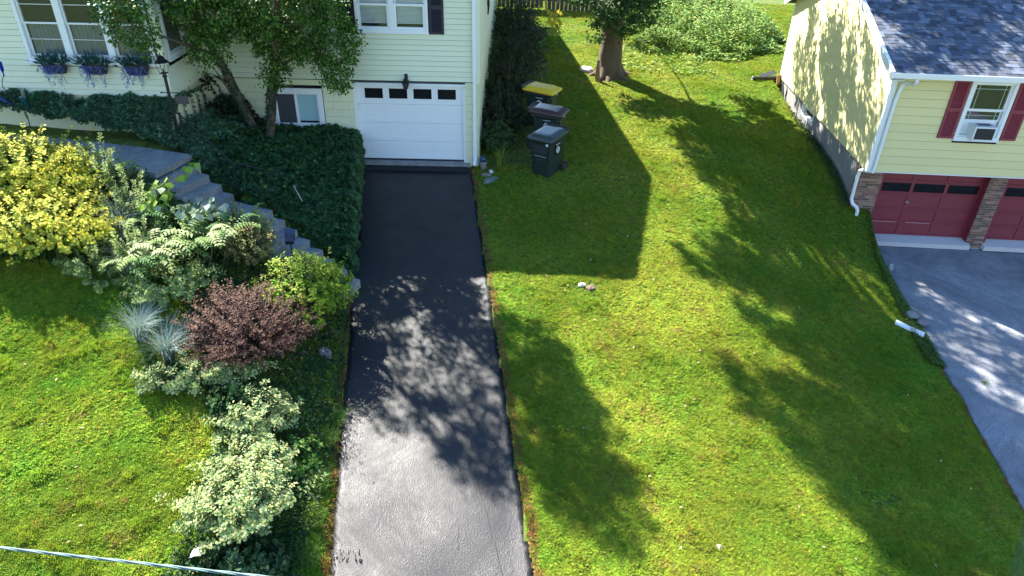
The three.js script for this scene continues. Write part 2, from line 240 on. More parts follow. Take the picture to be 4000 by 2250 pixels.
// ---------- the pale green house ----------
{
  const H = thing('green_house', 'pale green sided house with a white garage door at the head of the black driveway', 'house');
  const r = rngOf(101);
  // shell behind the boards
  part('wall', [b2(-18, -1.02, 2.1, 4.58, -15.2, -0.16), b2(-18, -7.97, 2.2, 4.86, -0.16, 1.84), b2(-18, -1.02, -0.6, 2.1, -15.2, -0.3)], interior, H);
  // foundation of painted block
  const fw = sub('foundation_wall', H);
  const winO = [-6.34, -4.94, 0.78, 1.9], doorO = [-4.16, -1.3, -0.2, 2.0];
  course(fw, 'block', -7.9, -0.97, -0.24, 2.1, 0.395, 0.195, 0.005, -0.2, 0.2, PGF, r, [winO, doorO]);
  part('foundation_core', [b2(-7.9, -6.36, -0.5, 2.1, -0.3, -0.203)], PGF[1], fw); part('foundation_core', [b2(-4.92, -4.18, -0.5, 2.1, -0.3, -0.203)], PGF[1], fw); part('foundation_core', [b2(-1.28, -1.0, -0.5, 2.1, -0.3, -0.203)], PGF[1], fw); part('foundation_core', [b2(-6.36, -4.92, -0.5, 0.76, -0.3, -0.206)], PGF[1], fw); part('wing_foundation', [b2(-18, -7.9, 0.3, 2.215, 1.84, 1.96), b2(-7.96, -7.9, 0.3, 2.215, 0.0, 1.84)], PGF[1], fw);
  part('side_foundation', [b2(-1.0, -0.965, -0.6, 2.12, -15.2, -0.2)], PGF[2], fw);
  // front siding, wing siding, the wing's side and the long side wall
  const fs = sub('front_siding', H); lapWall(fs, -7.85, -1.0, 2.12, 4.6, 0.127, -0.005, PG, [[-3.98, -2.12, 3.26, 4.52]], r);
  const ws = sub('wing_siding', H); lapWall(ws, -18, -7.87, 2.2, 4.86, 0.128, 1.995, PG, [[-10.86, -7.96, 2.9, 4.6]], r);
  const wd = sub('wing_side_siding', H); wd.rotation.y = PI / 2; wd.position.set(-7.84, 0, 0); lapWall(wd, -1.93, -0.02, 2.2, 4.86, 0.128, 0, PG, [[-1.84, -0.72, 2.95, 4.35]], r);
  const sd = sub('side_siding', H); sd.rotation.y = PI / 2; sd.position.set(-0.965, 0, 0); lapWall(sd, 0.06, 15.2, 2.12, 4.6, 0.127, 0, PG, [], r); // runs back from the corner
  part('gable_wall', [rawGeo([-0.98, 4.58, 0, -0.98, 4.58, -15.2, -0.98, 6.58, -5.4], [0, 1, 2]), rawGeo([-18, 4.58, 0, -18, 4.58, -15.2, -18, 6.5, -5.4], [0, 2, 1])], PG[1], H);
  part('corner_board', [b2(-1.02, -0.93, 2.1, 4.58, -0.07, 0.035)], PG[2], H); part('corner_board', [b2(-7.92, -7.815, 2.18, 4.86, 1.92, 2.03)], PG[2], H); part('corner_board', [b2(-7.85, -7.79, 2.1, 4.86, 0.0, 0.05)], PG[1], H);
  // gable roof, ridge along the front, with the wing's roof run forward
  const slab = (x0, x1, za, ya, zb, yb, t = 0.14) => { const a = Math.atan2(yb - ya, za - zb), l = Math.hypot(yb - ya, za - zb); return bx(x1 - x0, t, l, (x0 + x1) / 2, (ya + yb) / 2, (za + zb) / 2, a); };
  part('roof', [slab(-18.4, -0.85, 0.16, 4.6, -5.4, 6.66), slab(-18.4, -0.85, -5.4, 6.66, -15.6, 4.55), slab(-18.4, -7.5, 2.45, 4.93, -5.4, 6.62)], mat(lin(0.05, 0.05, 0.055), 0.9), H);
  part('gutter', [b2(-7.4, -0.85, 4.5, 4.6, 0.14, 0.22)], M.white, H);
  // downpipe at the corner
  part('downspout', [b2(-1.10, -1.015, 0.1, 4.5, 0.05, 0.11), bx(0.08, 0.07, 0.22, -1.057, 0.05, 0.16, 0.5), cyl(V(-1.01, 2.4, 0.09), V(-1.01, 4.8, 0.09), 0.008), b2(-1.115, -1.0, 1.2, 1.23, 0.045, 0.115), b2(-1.115, -1.0, 3.2, 3.23, 0.045, 0.115)], M.white, H);
  // upper double window with dark shutters
  {
    const w = sub('double_window', H), x0 = -3.93, x1 = -2.17, y0 = 3.3, y1 = 4.5, xm = -3.05;
    part('casing', [...frame(x0, x1, y0, y1, 0.07, -0.01, 0.035), b2(xm - 0.06, xm + 0.06, y0 + 0.07, y1 - 0.07, -0.01, 0.03), b2(x0 - 0.02, x1 + 0.02, y0 - 0.03, y0, -0.01, 0.05)], M.white, w);
    for (const [a, b] of [[x0 + 0.07, xm - 0.06], [xm + 0.06, x1 - 0.07]]) {
      part('sash', [...frame(a, b, y0 + 0.07, 3.96, 0.055, -0.05, 0.012), ...frame(a, b, 3.9, y1 - 0.07, 0.05, -0.075, -0.052)], M.white, w);
      part('pane', [bx(b - a - 0.1, 0.52, 0.004, (a + b) / 2, 3.65, -0.025)], tintGlass, w);
      part('pane', [bx(b - a - 0.1, 0.46, 0.004, (a + b) / 2, 4.17, -0.064)], tintGlass, w);
      const bl = part('blind', [0.0].map(() => { const g = []; for (let y = 3.5; y < 4.4; y += 0.028) g.push(bx(b - a - 0.06, 0.026, 0.003, (a + b) / 2, y, -0.085, 0.5)); return mergeGeometries(g); }), blindMat, w);
    }
    part('window_back', [b2(x0, x1, y0, y1, -0.155, -0.15)], M.dark, w);
    shutter(H, -2.14, -1.79, 3.28, 4.52, 0.012, mat(lin(0.018, 0.012, 0.03), 0.5)); shutter(H, -4.32, -3.97, 3.28, 4.52, 0.012, mat(lin(0.014, 0.010, 0.014), 0.6));
  }
  // three-part front window of the wing
  {
    const w = sub('triple_window', H), X = [-10.83, -9.88, -8.94, -8.0], y0 = 2.96, y1 = 4.58, z = 2.0, ym = 3.75;
    part('casing', [...frame(-10.83, -8.0, y0, y1, 0.085, z - 0.01, z + 0.05), b2(X[1] - 0.075, X[1] + 0.075, y0 + 0.085, y1 - 0.085, z - 0.02, z + 0.045), b2(X[2] - 0.075, X[2] + 0.075, y0 + 0.085, y1 - 0.085, z - 0.02, z + 0.045)], M.white, w);
    part('sill', [bx(2.98, 0.04, 0.12, -9.415, 2.935, z + 0.05), b2(-10.87, -7.96, 2.86, 2.916, z - 0.01, z + 0.03)], M.white, w);
    for (let i = 0; i < 3; i++) {
      const a = X[i] + (i ? 0.075 : 0.085), b = X[i + 1] - (i < 2 ? 0.075 : 0.085);
      part('sash', [...frame(a, b, y0 + 0.085, ym + 0.02, 0.04, z - 0.07, z - 0.04), ...frame(a, b, ym - 0.015, y1 - 0.085, 0.035, z - 0.04, z - 0.01), b2(a + 0.04, b - 0.04, 3.40, 3.412, z - 0.06, z - 0.05), b2(a + 0.04, b - 0.04, 4.13, 4.142, z - 0.03, z - 0.02), b2(a - 0.02, a, y0 + 0.08, y1 - 0.08, z - 0.12, z - 0.01), b2(b, b + 0.02, y0 + 0.08, y1 - 0.08, z - 0.12, z - 0.01)], M.white, w);
      part('pane', [bx(b - a - 0.07, 0.66, 0.004, (a + b) / 2, 3.4, z - 0.055)], tintGlass, w);
      part('pane', [bx(b - a - 0.06, 0.73, 0.004, (a + b) / 2, 4.13, z - 0.025)], tintGlass, w);
      const n = 44, P = [], I = []; for (let k = 0; k <= n; k++) { const x = lerp(a + 0.05, b - 0.02, k / n), zz = z - 0.105 + 0.018 * Math.sin(k * 1.15 + i) + 0.008 * Math.sin(k * 2.9); P.push(x, 3.0, zz, x, 3.72, zz); if (k < n) I.push(2 * k, 2 * k + 2, 2 * k + 1, 2 * k + 1, 2 * k + 2, 2 * k + 3); }
      part('lace_curtain', rawGeo(P, I), curtainMat, w);
    }
    part('window_back', [b2(-10.8, -8.0, 2.97, 4.57, z - 0.158, z - 0.15)], M.dark, w);
  }
  { // the wing's side window
    const w = sub('side_window', H); w.rotation.y = PI / 2; w.position.set(-7.84, 0, 0); const a = -1.80, b = -0.76;
    part('casing', [...frame(a, b, 2.98, 4.3, 0.09, -0.01, 0.045), b2(a - 0.03, b + 0.03, 2.94, 2.978, -0.01, 0.07)], M.white, w);
    part('sash', [...frame(a + 0.09, b - 0.09, 3.07, 4.21, 0.04, -0.03, -0.005)], M.white, w);
    part('pane', [bx(b - a - 0.24, 1.08, 0.004, (a + b) / 2, 3.64, -0.02)], tintGlass, w); part('window_back', [b2(a + 0.05, b - 0.05, 3.02, 4.26, -0.055, -0.05)], M.dark, w);
  }
  { // sliding basement window
    const w = sub('basement_window', H), x0 = -6.32, x1 = -4.96, y0 = 0.8, y1 = 1.88, xm = -5.66;
    part('casing', [...frame(x0, x1, y0, y1, 0.12, -0.02, 0.03)], M.white, w);
    part('sash', [...frame(x0 + 0.12, x1 - 0.12, y0 + 0.12, y1 - 0.12, 0.045, -0.06, -0.022), b2(xm - 0.035, xm + 0.035, y0 + 0.165, y1 - 0.165, -0.055, -0.015)], M.white, w);
    part('insect_screen', [b2(x0 + 0.16, xm - 0.035, y0 + 0.16, y1 - 0.16, -0.034, -0.03)], mat(lin(0.05, 0.055, 0.062), 0.7), w);
    part('pane', [b2(xm + 0.03, x1 - 0.16, y0 + 0.16, y1 - 0.16, -0.045, -0.041)], tintGlass, w);
    part('shade', [b2(xm + 0.01, x1 - 0.14, y0 + 0.21, y1 - 0.14, -0.08, -0.072)], mat(lin(0.55, 0.74, 0.72), 0.8), w);
    part('window_back', [b2(x0 + 0.1, x1 - 0.1, y0 + 0.1, y1 - 0.1, -0.15, -0.14)], M.dark, w);
  }
  { // sectional garage door: four sections, four panels a row, four lights on top
    const d = sub('garage_door', H), x0 = -4.1, x1 = -1.36, zf = -0.1;
    const S = [0.01, 0.505, 1.0, 1.495, 1.985], xs = (i) => x0 + 0.2 + i * 0.625;
    for (let k = 0; k < 4; k++) {
      const y0 = S[k], y1 = S[k + 1] - 0.006;
      if (k < 3) {
        part('door_section', [b2(x0, x1, y0, y1, zf - 0.05, zf - 0.012), b2(x0, x1, y0, y0 + 0.115, zf - 0.012, zf), b2(x0, x1, y1 - 0.105, y1, zf - 0.012, zf), ...[0, 1, 2, 3, 4].map((i) => b2(i === 0 ? x0 : xs(i) - 0.135, i === 4 ? x1 : xs(i), y0 + 0.115, y1 - 0.105, zf - 0.012, zf))], M.white, d);
        for (let i = 0; i < 4; i++) { const a = xs(i), b = xs(i) + 0.49; const g = new THREE.BoxGeometry(b - a - 0.07, y1 - y0 - 0.29, 0.011); part('raised_panel', [g.translate((a + b) / 2, (y0 + y1) / 2 + 0.005, zf - 0.0075)], M.white, d); }
      } else {
        const wy0 = y0 + 0.13, wy1 = y1 - 0.07;
        part('door_section', [b2(x0, x1, y0, wy0, zf - 0.05, zf), b2(x0, x1, wy1, y1, zf - 0.05, zf), ...[0, 1, 2, 3, 4].map((i) => b2(i === 0 ? x0 : xs(i) - 0.135 - 0.0, i === 4 ? x1 : xs(i), wy0, wy1, zf - 0.05, zf))], M.white, d);
        for (let i = 0; i < 4; i++) { part('pane', [b2(xs(i), xs(i) + 0.49, wy0, wy1, zf - 0.034, zf - 0.03)], garageGlass, d); part('pane_frame', frame(xs(i) - 0.006, xs(i) + 0.496, wy0 - 0.006, wy1 + 0.006, 0.018, zf - 0.002, zf + 0.008), M.white, d); }
        part('door_back', [b2(x0, x1, y0, y1, zf - 0.35, zf - 0.3)], M.dark, d);
      }
    }
    part('bottom_seal', [b2(x0, x1, -0.03, 0.008, zf - 0.06, zf + 0.012)], M.black, d);
    part('door_stop', [b2(-4.16, -4.1, -0.06, 2.0, -0.2, -0.02), b2(-1.36, -1.3, -0.06, 2.0, -0.2, -0.02), b2(-4.16, -1.3, 1.985, 2.05, -0.2, -0.02)], M.white, d);
    part('handle', [limb([V(-4.03, 1.3, zf), V(-4.03, 1.3, zf + 0.04), V(-4.03, 1.47, zf + 0.04), V(-4.03, 1.47, zf)], [0.012, 0.012], 6)], M.white, d);
    part('sill', [topUV(b2(-4.15, -1.2, -0.4, -0.035, -0.3, 0.085))], M.concrete, H);
  }
}

// ---------- the yellow house ----------
const YA = -3.5 * PI / 180;
const toY = (x, y, z) => V(x, y, z).applyEuler(new THREE.Euler(0, YA, 0)).add(V(8.75, 0, 1.35));
{
  const H = thing('yellow_house', 'yellow sided house with red garage doors, red shutters and blue grey shingle roof', 'house', [8.75, 0, 1.35], YA);
  const r = rngOf(202), DEPTH = 8.6, slope = 0.387, WID = 11;
  const ridge = -DEPTH / 2, eaveY = 2.98, roofY = (z) => eaveY + slope * (z < ridge ? 0.45 + z + DEPTH : 0.45 - z); // underside of the roof over the side wall
  part('wall', [b2(0.06, WID, 0.5, 2.96, -DEPTH + 0.05, -0.12)], interior, H);
  const fs = sub('front_siding', H); lapWall(fs, 0.06, WID, 0.52, 3.0, 0.2032, -0.005, PY, [[1.76, 2.80, 1.42, 2.86]], r);
  const ss = sub('side_siding', H); ss.rotation.y = -PI / 2; lapWall(ss, -DEPTH, -0.03, 0.52, 5.0, 0.2032, 0, PY, [], r, (y, a, b) => y < 2.9 ? [a, b] : [Math.max(a, -DEPTH + (y - eaveY) / slope - 0.3), Math.min(b, -(y - eaveY) / slope + 0.3)]);
  part('gable_wall', [rawGeo([0.03, 2.9, -0.02, 0.03, 2.9, -DEPTH, 0.03, eaveY + slope * (0.4 - ridge) - 0.02, ridge], [0, 2, 1])], PY[1], H);
  part('soffit', [b2(-0.1, WID, 2.94, 2.965, 0.0, 0.38), b2(0, WID, 0.485, 0.515, -0.5, 0.0)], M.white, H);
  part('corner_board', [b2(-0.025, 0.09, 0.51, 2.95, -0.06, 0.03)], M.white, H); part('corner_board', [b2(-0.03, 0.05, 0.51, 3.0, -DEPTH - 0.03, -DEPTH + 0.04)], M.white, H);
  // concrete foundation under the side wall, with its little window
  part('foundation_wall', [topUV(b2(0.05, 0.3, -2.2, 0.5, -4.62, -0.5)), topUV(b2(0.05, 0.3, -2.2, 0.5, -DEPTH, -5.86)), topUV(b2(0.05, 0.3, -2.2, 0.1, -5.86, -4.62)), topUV(b2(0.3, WID, -2.2, 0.5, -DEPTH, -0.9))], M.concrete, H);
  { const w = sub('basement_window', H); w.rotation.y = -PI / 2; part('casing', frame(-5.86, -4.62, 0.1, 0.5, 0.07, -0.2, -0.04), M.white, w); part('pane', [b2(-5.78, -4.7, 0.17, 0.44, -0.12, -0.116)], tintGlass, w); part('window_back', [b2(-5.8, -4.66, 0.15, 0.46, -0.24, -0.2)], M.dark, w); }
  // brick piers: bricks one by one on a mortar core
  const pier = (x0, x1, side) => {
    const p = sub('brick_pier', H); part('mortar', [b2(x0 + 0.006, x1 - 0.006, -1.75, 0.5, -0.66, -0.408)], mortar, p);
    course(p, 'brick', x0, x1, -1.66, 0.49, 0.194, 0.057, 0.0105, -0.412, 0.012, MB, r);
    if (side) { const q = sub('pier_side', H); q.rotation.y = -PI / 2; q.position.x = x0; course(q, 'brick', -0.66, -0.402, -1.66, 0.49, 0.194, 0.057, 0.0105, -0.006, 0.012, MB, r); }
  };
  pier(0.03, 0.62, true); pier(3.27, 3.69, true); pier(6.5, 6.92, false); pier(9.7, WID, false);
  part('lintel', [b2(0.6, WID, 0.3, 0.5, -0.9, -0.56)], M.redDark, H);
  // two panelled red garage doors, the second mostly out of the frame
  for (const x0 of [0.68, 3.76]) {
    const d = sub('garage_door', H), x1 = x0 + 2.58, z0 = -0.66, rows = [-1.5, -1.12, -0.745, -0.3, 0.03, 0.42], cols = [x0, x0 + 0.86, x0 + 1.72, x1];
    for (let k = 0; k < 5; k++) {
      const a = rows[k] + (k ? 0.004 : 0.012), b = rows[k + 1];
      const g = [b2(x0, x1, a, a + 0.045, z0, z0 + 0.035), b2(x0, x1, b - 0.04, b - 0.002, z0, z0 + 0.035)];
      for (const [i, x] of cols.entries()) g.push(b2(clamp(x - 0.04, x0, x1), clamp(x + 0.04, x0, x1), a + 0.045, b - 0.04, z0, z0 + 0.035));
      part('door_rail', g, M.red, d);
      for (let i = 0; i < 3; i++) {
        const p = [cols[i] + (i ? 0.03 : 0.03), cols[i + 1] - 0.03];
        if (k === 3) part('pane', [b2(p[0], p[1], a + 0.03, b - 0.03, z0 + 0.008, z0 + 0.012)], garageGlass, d); else part('door_panel', [b2(p[0], p[1], a + 0.03, b - 0.03, z0, z0 + 0.016)], M.red, d);
        if (k === 2 && x0 < 1 && i < 2) part('worn_edge', [b2(p[0] + 0.1, p[1] - 0.08, rows[1] - 0.008 + 0.375 * 0, rows[1] + 0.002, z0 + 0.035, z0 + 0.038)], mat(lin(0.6, 0.42, 0.42), 0.8), d);
      }
    }
    part('door_back', [b2(x0, x1, -1.5, 0.45, z0 - 0.4, z0 - 0.35)], M.dark, d);
    part('jamb', [b2(x1 + 0.0, x1 + 0.05, -1.53, 0.48, -0.7, -0.43), b2(x0 - 0.055, x0, -1.53, 0.48, -0.7, -0.43)], M.red, d);
    if (x0 < 1) { const l = part('lock', [cyl(V(x0 + 0.84, -0.53, z0 + 0.035), V(x0 + 0.84, -0.53, z0 + 0.06), 0.035, 0.03, 12), bx(0.11, 0.02, 0.016, x0 + 0.85, -0.53, z0 + 0.07, 0, 0, -0.5)], mat(lin(0.35, 0.35, 0.36), 0.4, { metalness: 0.7 }), d); }
    part('sill', [topUV(bx(2.72, 0.13, 0.42, x0 + 1.29, -1.585, -0.47, 0.12))], mat(lin(0.62, 0.58, 0.55), 0.9), H);
  }
  // roof: planes, rake boards, gutter; shingles laid course by course on the front slope
  const a = Math.atan(slope), cs = Math.cos(a), L = (0.45 - ridge) / cs, eave = V(0, eaveY + 0.04, 0.45);
  const along = (s, n) => V(0, eave.y + s * Math.sin(a) + n * cs, eave.z - s * cs + n * Math.sin(a));
  const rf = sub('roof', H);
  { const mid = along(L / 2, -0.06); part('roof_deck', [bx(WID + 0.2, 0.1, L, (WID + 0.2) / 2 - 0.24, mid.y, mid.z, a), bx(WID + 0.2, 0.1, L, (WID + 0.2) / 2 - 0.24, mid.y, 2 * ridge - mid.z, -a)], mat(lin(0.045, 0.05, 0.06), 0.95), rf); }
  const tones = [[.045, .058, .085], [.062, .078, .115], [.09, .11, .155], [.13, .155, .205], [.036, .042, .058], [.075, .085, .11], [.105, .112, .13]].map((c) => mat(lin(...c), 0.9)), sg = new Map(), left = [[], [], [], [], [], [], []];
  let count = 0;
  for (let row = 0; row * 0.127 < L - 0.05; row++) {
    let x = -0.245; while (x < 10.8) {
      const w = [0.1, 0.13, 0.165, 0.2, 0.24][Math.floor(r() * 5)], th = 0.007 + 0.005 * Math.floor(r() * 2), k = Math.floor(Math.pow(r(), 1.15) * 7), p = along(row * 0.127 + 0.085, 0.0 + 0.006 + th / 2);
      const key = w + '_' + th; if (!sg.has(key)) sg.set(key, new THREE.BoxGeometry(w - 0.003, th, 0.172).rotateX(a - 0.035));
      if (count < 300 && row < 19 && x < 3.4) { const o = part('shingle', sg.get(key), tones[k], rf); o.position.set(x + w / 2, p.y, p.z); count++; } else left[k].push(sg.get(key).clone().translate(x + w / 2, p.y, p.z));
      x += w;
    }
  }
  left.forEach((g, k) => { if (g.length) part('shingle_field', g, tones[k], rf).userData.kind = 'stuff'; });
  { const m0 = along(L / 2, -0.02); part('rake_board', [bx(0.03, 0.17, L + 0.02, -0.262, m0.y - 0.05, m0.z, a), bx(0.03, 0.17, L + 0.02, -0.262, m0.y - 0.05, 2 * ridge - m0.z, -a), bx(0.28, 0.02, L, -0.11, m0.y - 0.14, m0.z, a)], M.white, H); part('drip_edge', [bx(0.07, 0.02, L, -0.25, m0.y + 0.05, m0.z, a)], M.white, H); }
  part('gutter', [b2(-0.28, WID, 2.93, 2.95, 0.4, 0.52), b2(-0.28, WID, 2.93, 3.05, 0.385, 0.4), b2(-0.28, WID, 2.95, 3.0, 0.51, 0.525), b2(-0.28, WID, 3.0, 3.055, 0.525, 0.545), b2(-0.3, -0.28, 2.93, 3.055, 0.385, 0.545)], M.white, H);
  { const pts = [[.3, 2.94, .45], [.3, 2.84, .45], [.3, 2.78, .38], [.24, 2.72, .12], [.19, 2.66, .07], [.14, 2.3, .065], [.13, .62, .065], [.12, .52, .06], [.02, .45, -.2], [-.02, .38, -.34], [-.03, .2, -.345], [-.02, -.4, -.345], [.01, -.5, -.28], [.1, -.56, -.2], [.15, -.66, -.19], [.16, -1.2, -.2]].map((p) => V(...p)); const g = []; for (let i = 1; i < pts.length; i++) g.push(cyl(pts[i - 1], pts[i], 0.046, 0.046, 8)); for (const p of pts.slice(1, -1)) g.push(new THREE.SphereGeometry(0.046, 8, 6).translate(p.x, p.y, p.z)); part('downspout', g, M.white, H); }
  { // sash window, its lower sash raised over an air conditioner
    const w = sub('sash_window', H), x0 = 1.76, x1 = 2.8, y0 = 1.42, y1 = 2.86;
    part('casing', [...frame(x0, x1, y0, y1, 0.075, -0.02, 0.05), b2(x0 - 0.015, x1 + 0.015, y0 - 0.025, y0, -0.02, 0.07), ...frame(x0 + 0.075, x1 - 0.075, y0 + 0.075, y1 - 0.075, 0.03, -0.03, 0.02)], M.white, w);
    part('sash', [...frame(x0 + 0.1, x1 - 0.1, 2.13, y1 - 0.1, 0.035, -0.05, 0.0), ...frame(x0 + 0.1, x1 - 0.1, 1.86, 2.13, 0.04, -0.08, -0.052)], M.white, w);
    part('muntin', [b2(x0 + 0.22, x0 + 0.235, 2.16, y1 - 0.13, -0.03, -0.02), b2(x1 - 0.235, x1 - 0.22, 2.16, y1 - 0.13, -0.03, -0.02), b2(x0 + 0.13, x1 - 0.13, 2.62, 2.635, -0.031, -0.021), b2(x0 + 0.22, x0 + 0.235, 1.9, 2.1, -0.066, -0.056), b2(x1 - 0.235, x1 - 0.22, 1.9, 2.1, -0.066, -0.056), b2(x0 + 0.13, x1 - 0.13, 1.99, 2.003, -0.067, -0.057)], mat(lin(0.5, 0.55, 0.5), 0.6), w);
    part('pane', [b2(x0 + 0.13, x1 - 0.13, 2.16, y1 - 0.13, -0.018, -0.014)], tintGlass, w); part('pane', [b2(x0 + 0.13, x1 - 0.13, 1.89, 2.1, -0.056, -0.053)], tintGlass, w);
    part('accordion_panel', [b2(x0 + 0.1, x1 - 0.1, 1.49, 1.86, -0.08, -0.07)], M.white, w); part('window_back', [b2(x0 + 0.05, x1 - 0.05, y0 + 0.05, y1 - 0.05, -0.118, -0.11)], M.dark, w);
    shutter(H, 1.375, 1.735, 1.44, 2.84, 0.012, M.red); shutter(H, 2.83, 3.19, 1.44, 2.84, 0.012, M.red);
  }
}
{ // air conditioner in that window
  const t = thing('air_conditioner', 'white box air conditioner hanging out of the red shuttered window', 'air conditioner', toY(2.3, 1.48, -0.06).toArray(), YA);
  part('casing', [bx(0.5, 0.34, 0.36, 0, 0.17, 0.14), bx(0.5, 0.035, 0.015, 0, 0.322, 0.325), bx(0.5, 0.035, 0.015, 0, 0.018, 0.325), bx(0.035, 0.27, 0.015, -0.232, 0.17, 0.325), bx(0.035, 0.27, 0.015, 0.232, 0.17, 0.325)], mat(lin(0.66, 0.68, 0.68), 0.5), t);
  part('grille', [bx(0.43, 0.27, 0.004, 0, 0.17, 0.322)], M.dark, t);
  const g = new THREE.BoxGeometry(0.43, 0.006, 0.006); for (let i = 0; i < 16; i++) { const o = part('fin', g, mat(lin(0.06, 0.05, 0.045), 0.6), t); o.position.set(0, 0.045 + i * 0.0165, 0.327); }
  for (let i = 0; i < 7; i++) part('vent_slot', [bx(0.3, 0.003, 0.012, 0.02, 0.3415, 0.06 + i * 0.026)], M.black, t);
}
// ---------- garden path, stairs and rail ----------
{ // concrete flags of the path
  const g0 = new THREE.Group(); g0.name = 'path'; g0.userData.kind = 'structure'; scene.add(g0);
  for (let i = 1; i < PATH.length; i++) { const a = PATH[i - 1], b = PATH[i], n = i < 3 ? 1 : 2; for (let k = 0; k < n; k++) { const p = a.clone().lerp(b, k / n), q = a.clone().lerp(b, (k + 1) / n), d = q.clone().sub(p), l = Math.hypot(d.x, d.z), o = part('slab', topUV(new THREE.BoxGeometry(l + 0.04 - (i === 1 ? 0.05 : 0), 0.12 + 0.002 * i, 1.14)), M.concrete, g0); o.position.set((p.x + q.x) / 2, (p.y + q.y) / 2 - 0.06 + 0.001 * i, (p.z + q.z) / 2); o.rotation.y = -Math.atan2(d.z, d.x); } }
}
{
  const t = thing('garden_stairs', 'flight of grey concrete steps between the flower bed and the ivy bank', 'stairs', ST.o.toArray(), -ST.a);
  runs.forEach((s, k) => {
    const e = k < runs.length - 1 ? runs[k + 1] : s + 0.3, y = -ST.rise * (k + 1);
    if (k === 0) part('step', [topUV(new THREE.BoxGeometry(0.42, 0.45, ST.w).translate(-0.21, -0.225 - 0.002, ST.w / 2))], M.concrete, t);
    const last = k === runs.length - 1;
    part('step', [topUV(new THREE.BoxGeometry(e - s + 0.03, 0.5, ST.w - 0.01 * (k % 2)).translate((s + e) / 2 + (last ? 0.02 : 0), y - 0.25, ST.w / 2))], M.concrete, t);
  });
}
{ // iron handrail on the ivy side of the flight
  const P = (s, h) => { const q = ST.o.clone().addScaledVector(ST.d, s).addScaledVector(ST.n, -0.12); q.y = ST.o.y - ST.rise * s / 0.31 * (s < 1.3 ? 1 : 1) * (s < 1.3 ? 1 : 1) + h; return q; };
  const Q = (s, h) => { const q = ST.o.clone().addScaledVector(ST.d, s).addScaledVector(ST.n, -0.12); q.y = stepY(s) + h; return q; };
  const t = thing('stair_railing', 'thin black iron handrail along the ivy side of the concrete steps', 'railing', Q(0, 0).toArray());
  const o = Q(0, 0), rel = (v) => v.sub(o);
  const top = [[-0.35, 0.92, -0.35], [0, 0.9, 0], [1.25, 0.86, 1.25], [2.2, 0.86, 2.2]];
  const tops = top.map(([s, h, q]) => rel(Q(q, h)));
  for (let i = 1; i < tops.length; i++) part('rail', [cyl(tops[i - 1], tops[i], 0.018, 0.018, 6)], M.iron, t);
  const lows = [[0, 0.15], [1.2, 0.15]].map(([s, h]) => rel(Q(s, h))); part('rail', [cyl(lows[0], lows[1], 0.012, 0.012, 6)], M.iron, t);
  for (const [s, h] of [[-0.35, 0.92], [0, 0.9], [1.25, 0.86], [2.2, 0.86]]) part('post', [cyl(rel(Q(s, -0.2)), rel(Q(s, h)), 0.016, 0.016, 6)], M.iron, t);
  for (const s of [0.2, 0.4, 0.6, 0.8, 1.0, 1.45, 1.7, 1.95]) { const k = clamp(s / 1.25, 0, 1), y = s < 1.25 ? lerp(tops[1].y, tops[2].y, k) : tops[2].y; const b = rel(Q(s, 0.1)); part('baluster', [cyl(b, V(b.x, y, b.z), 0.007, 0.007, 5)], M.iron, t); }
}
{ // pale stick lying on the ivy
  const t = part('stick', [cyl(V(-4.86, .75, 3.55), V(-4.62, .52, 3.85), 0.012, 0.012, 6)], mat(lin(.4, .36, .3), .8), scene); tag(t, 'short pale grey stick lying on the dark ivy bank', 'stick');
}
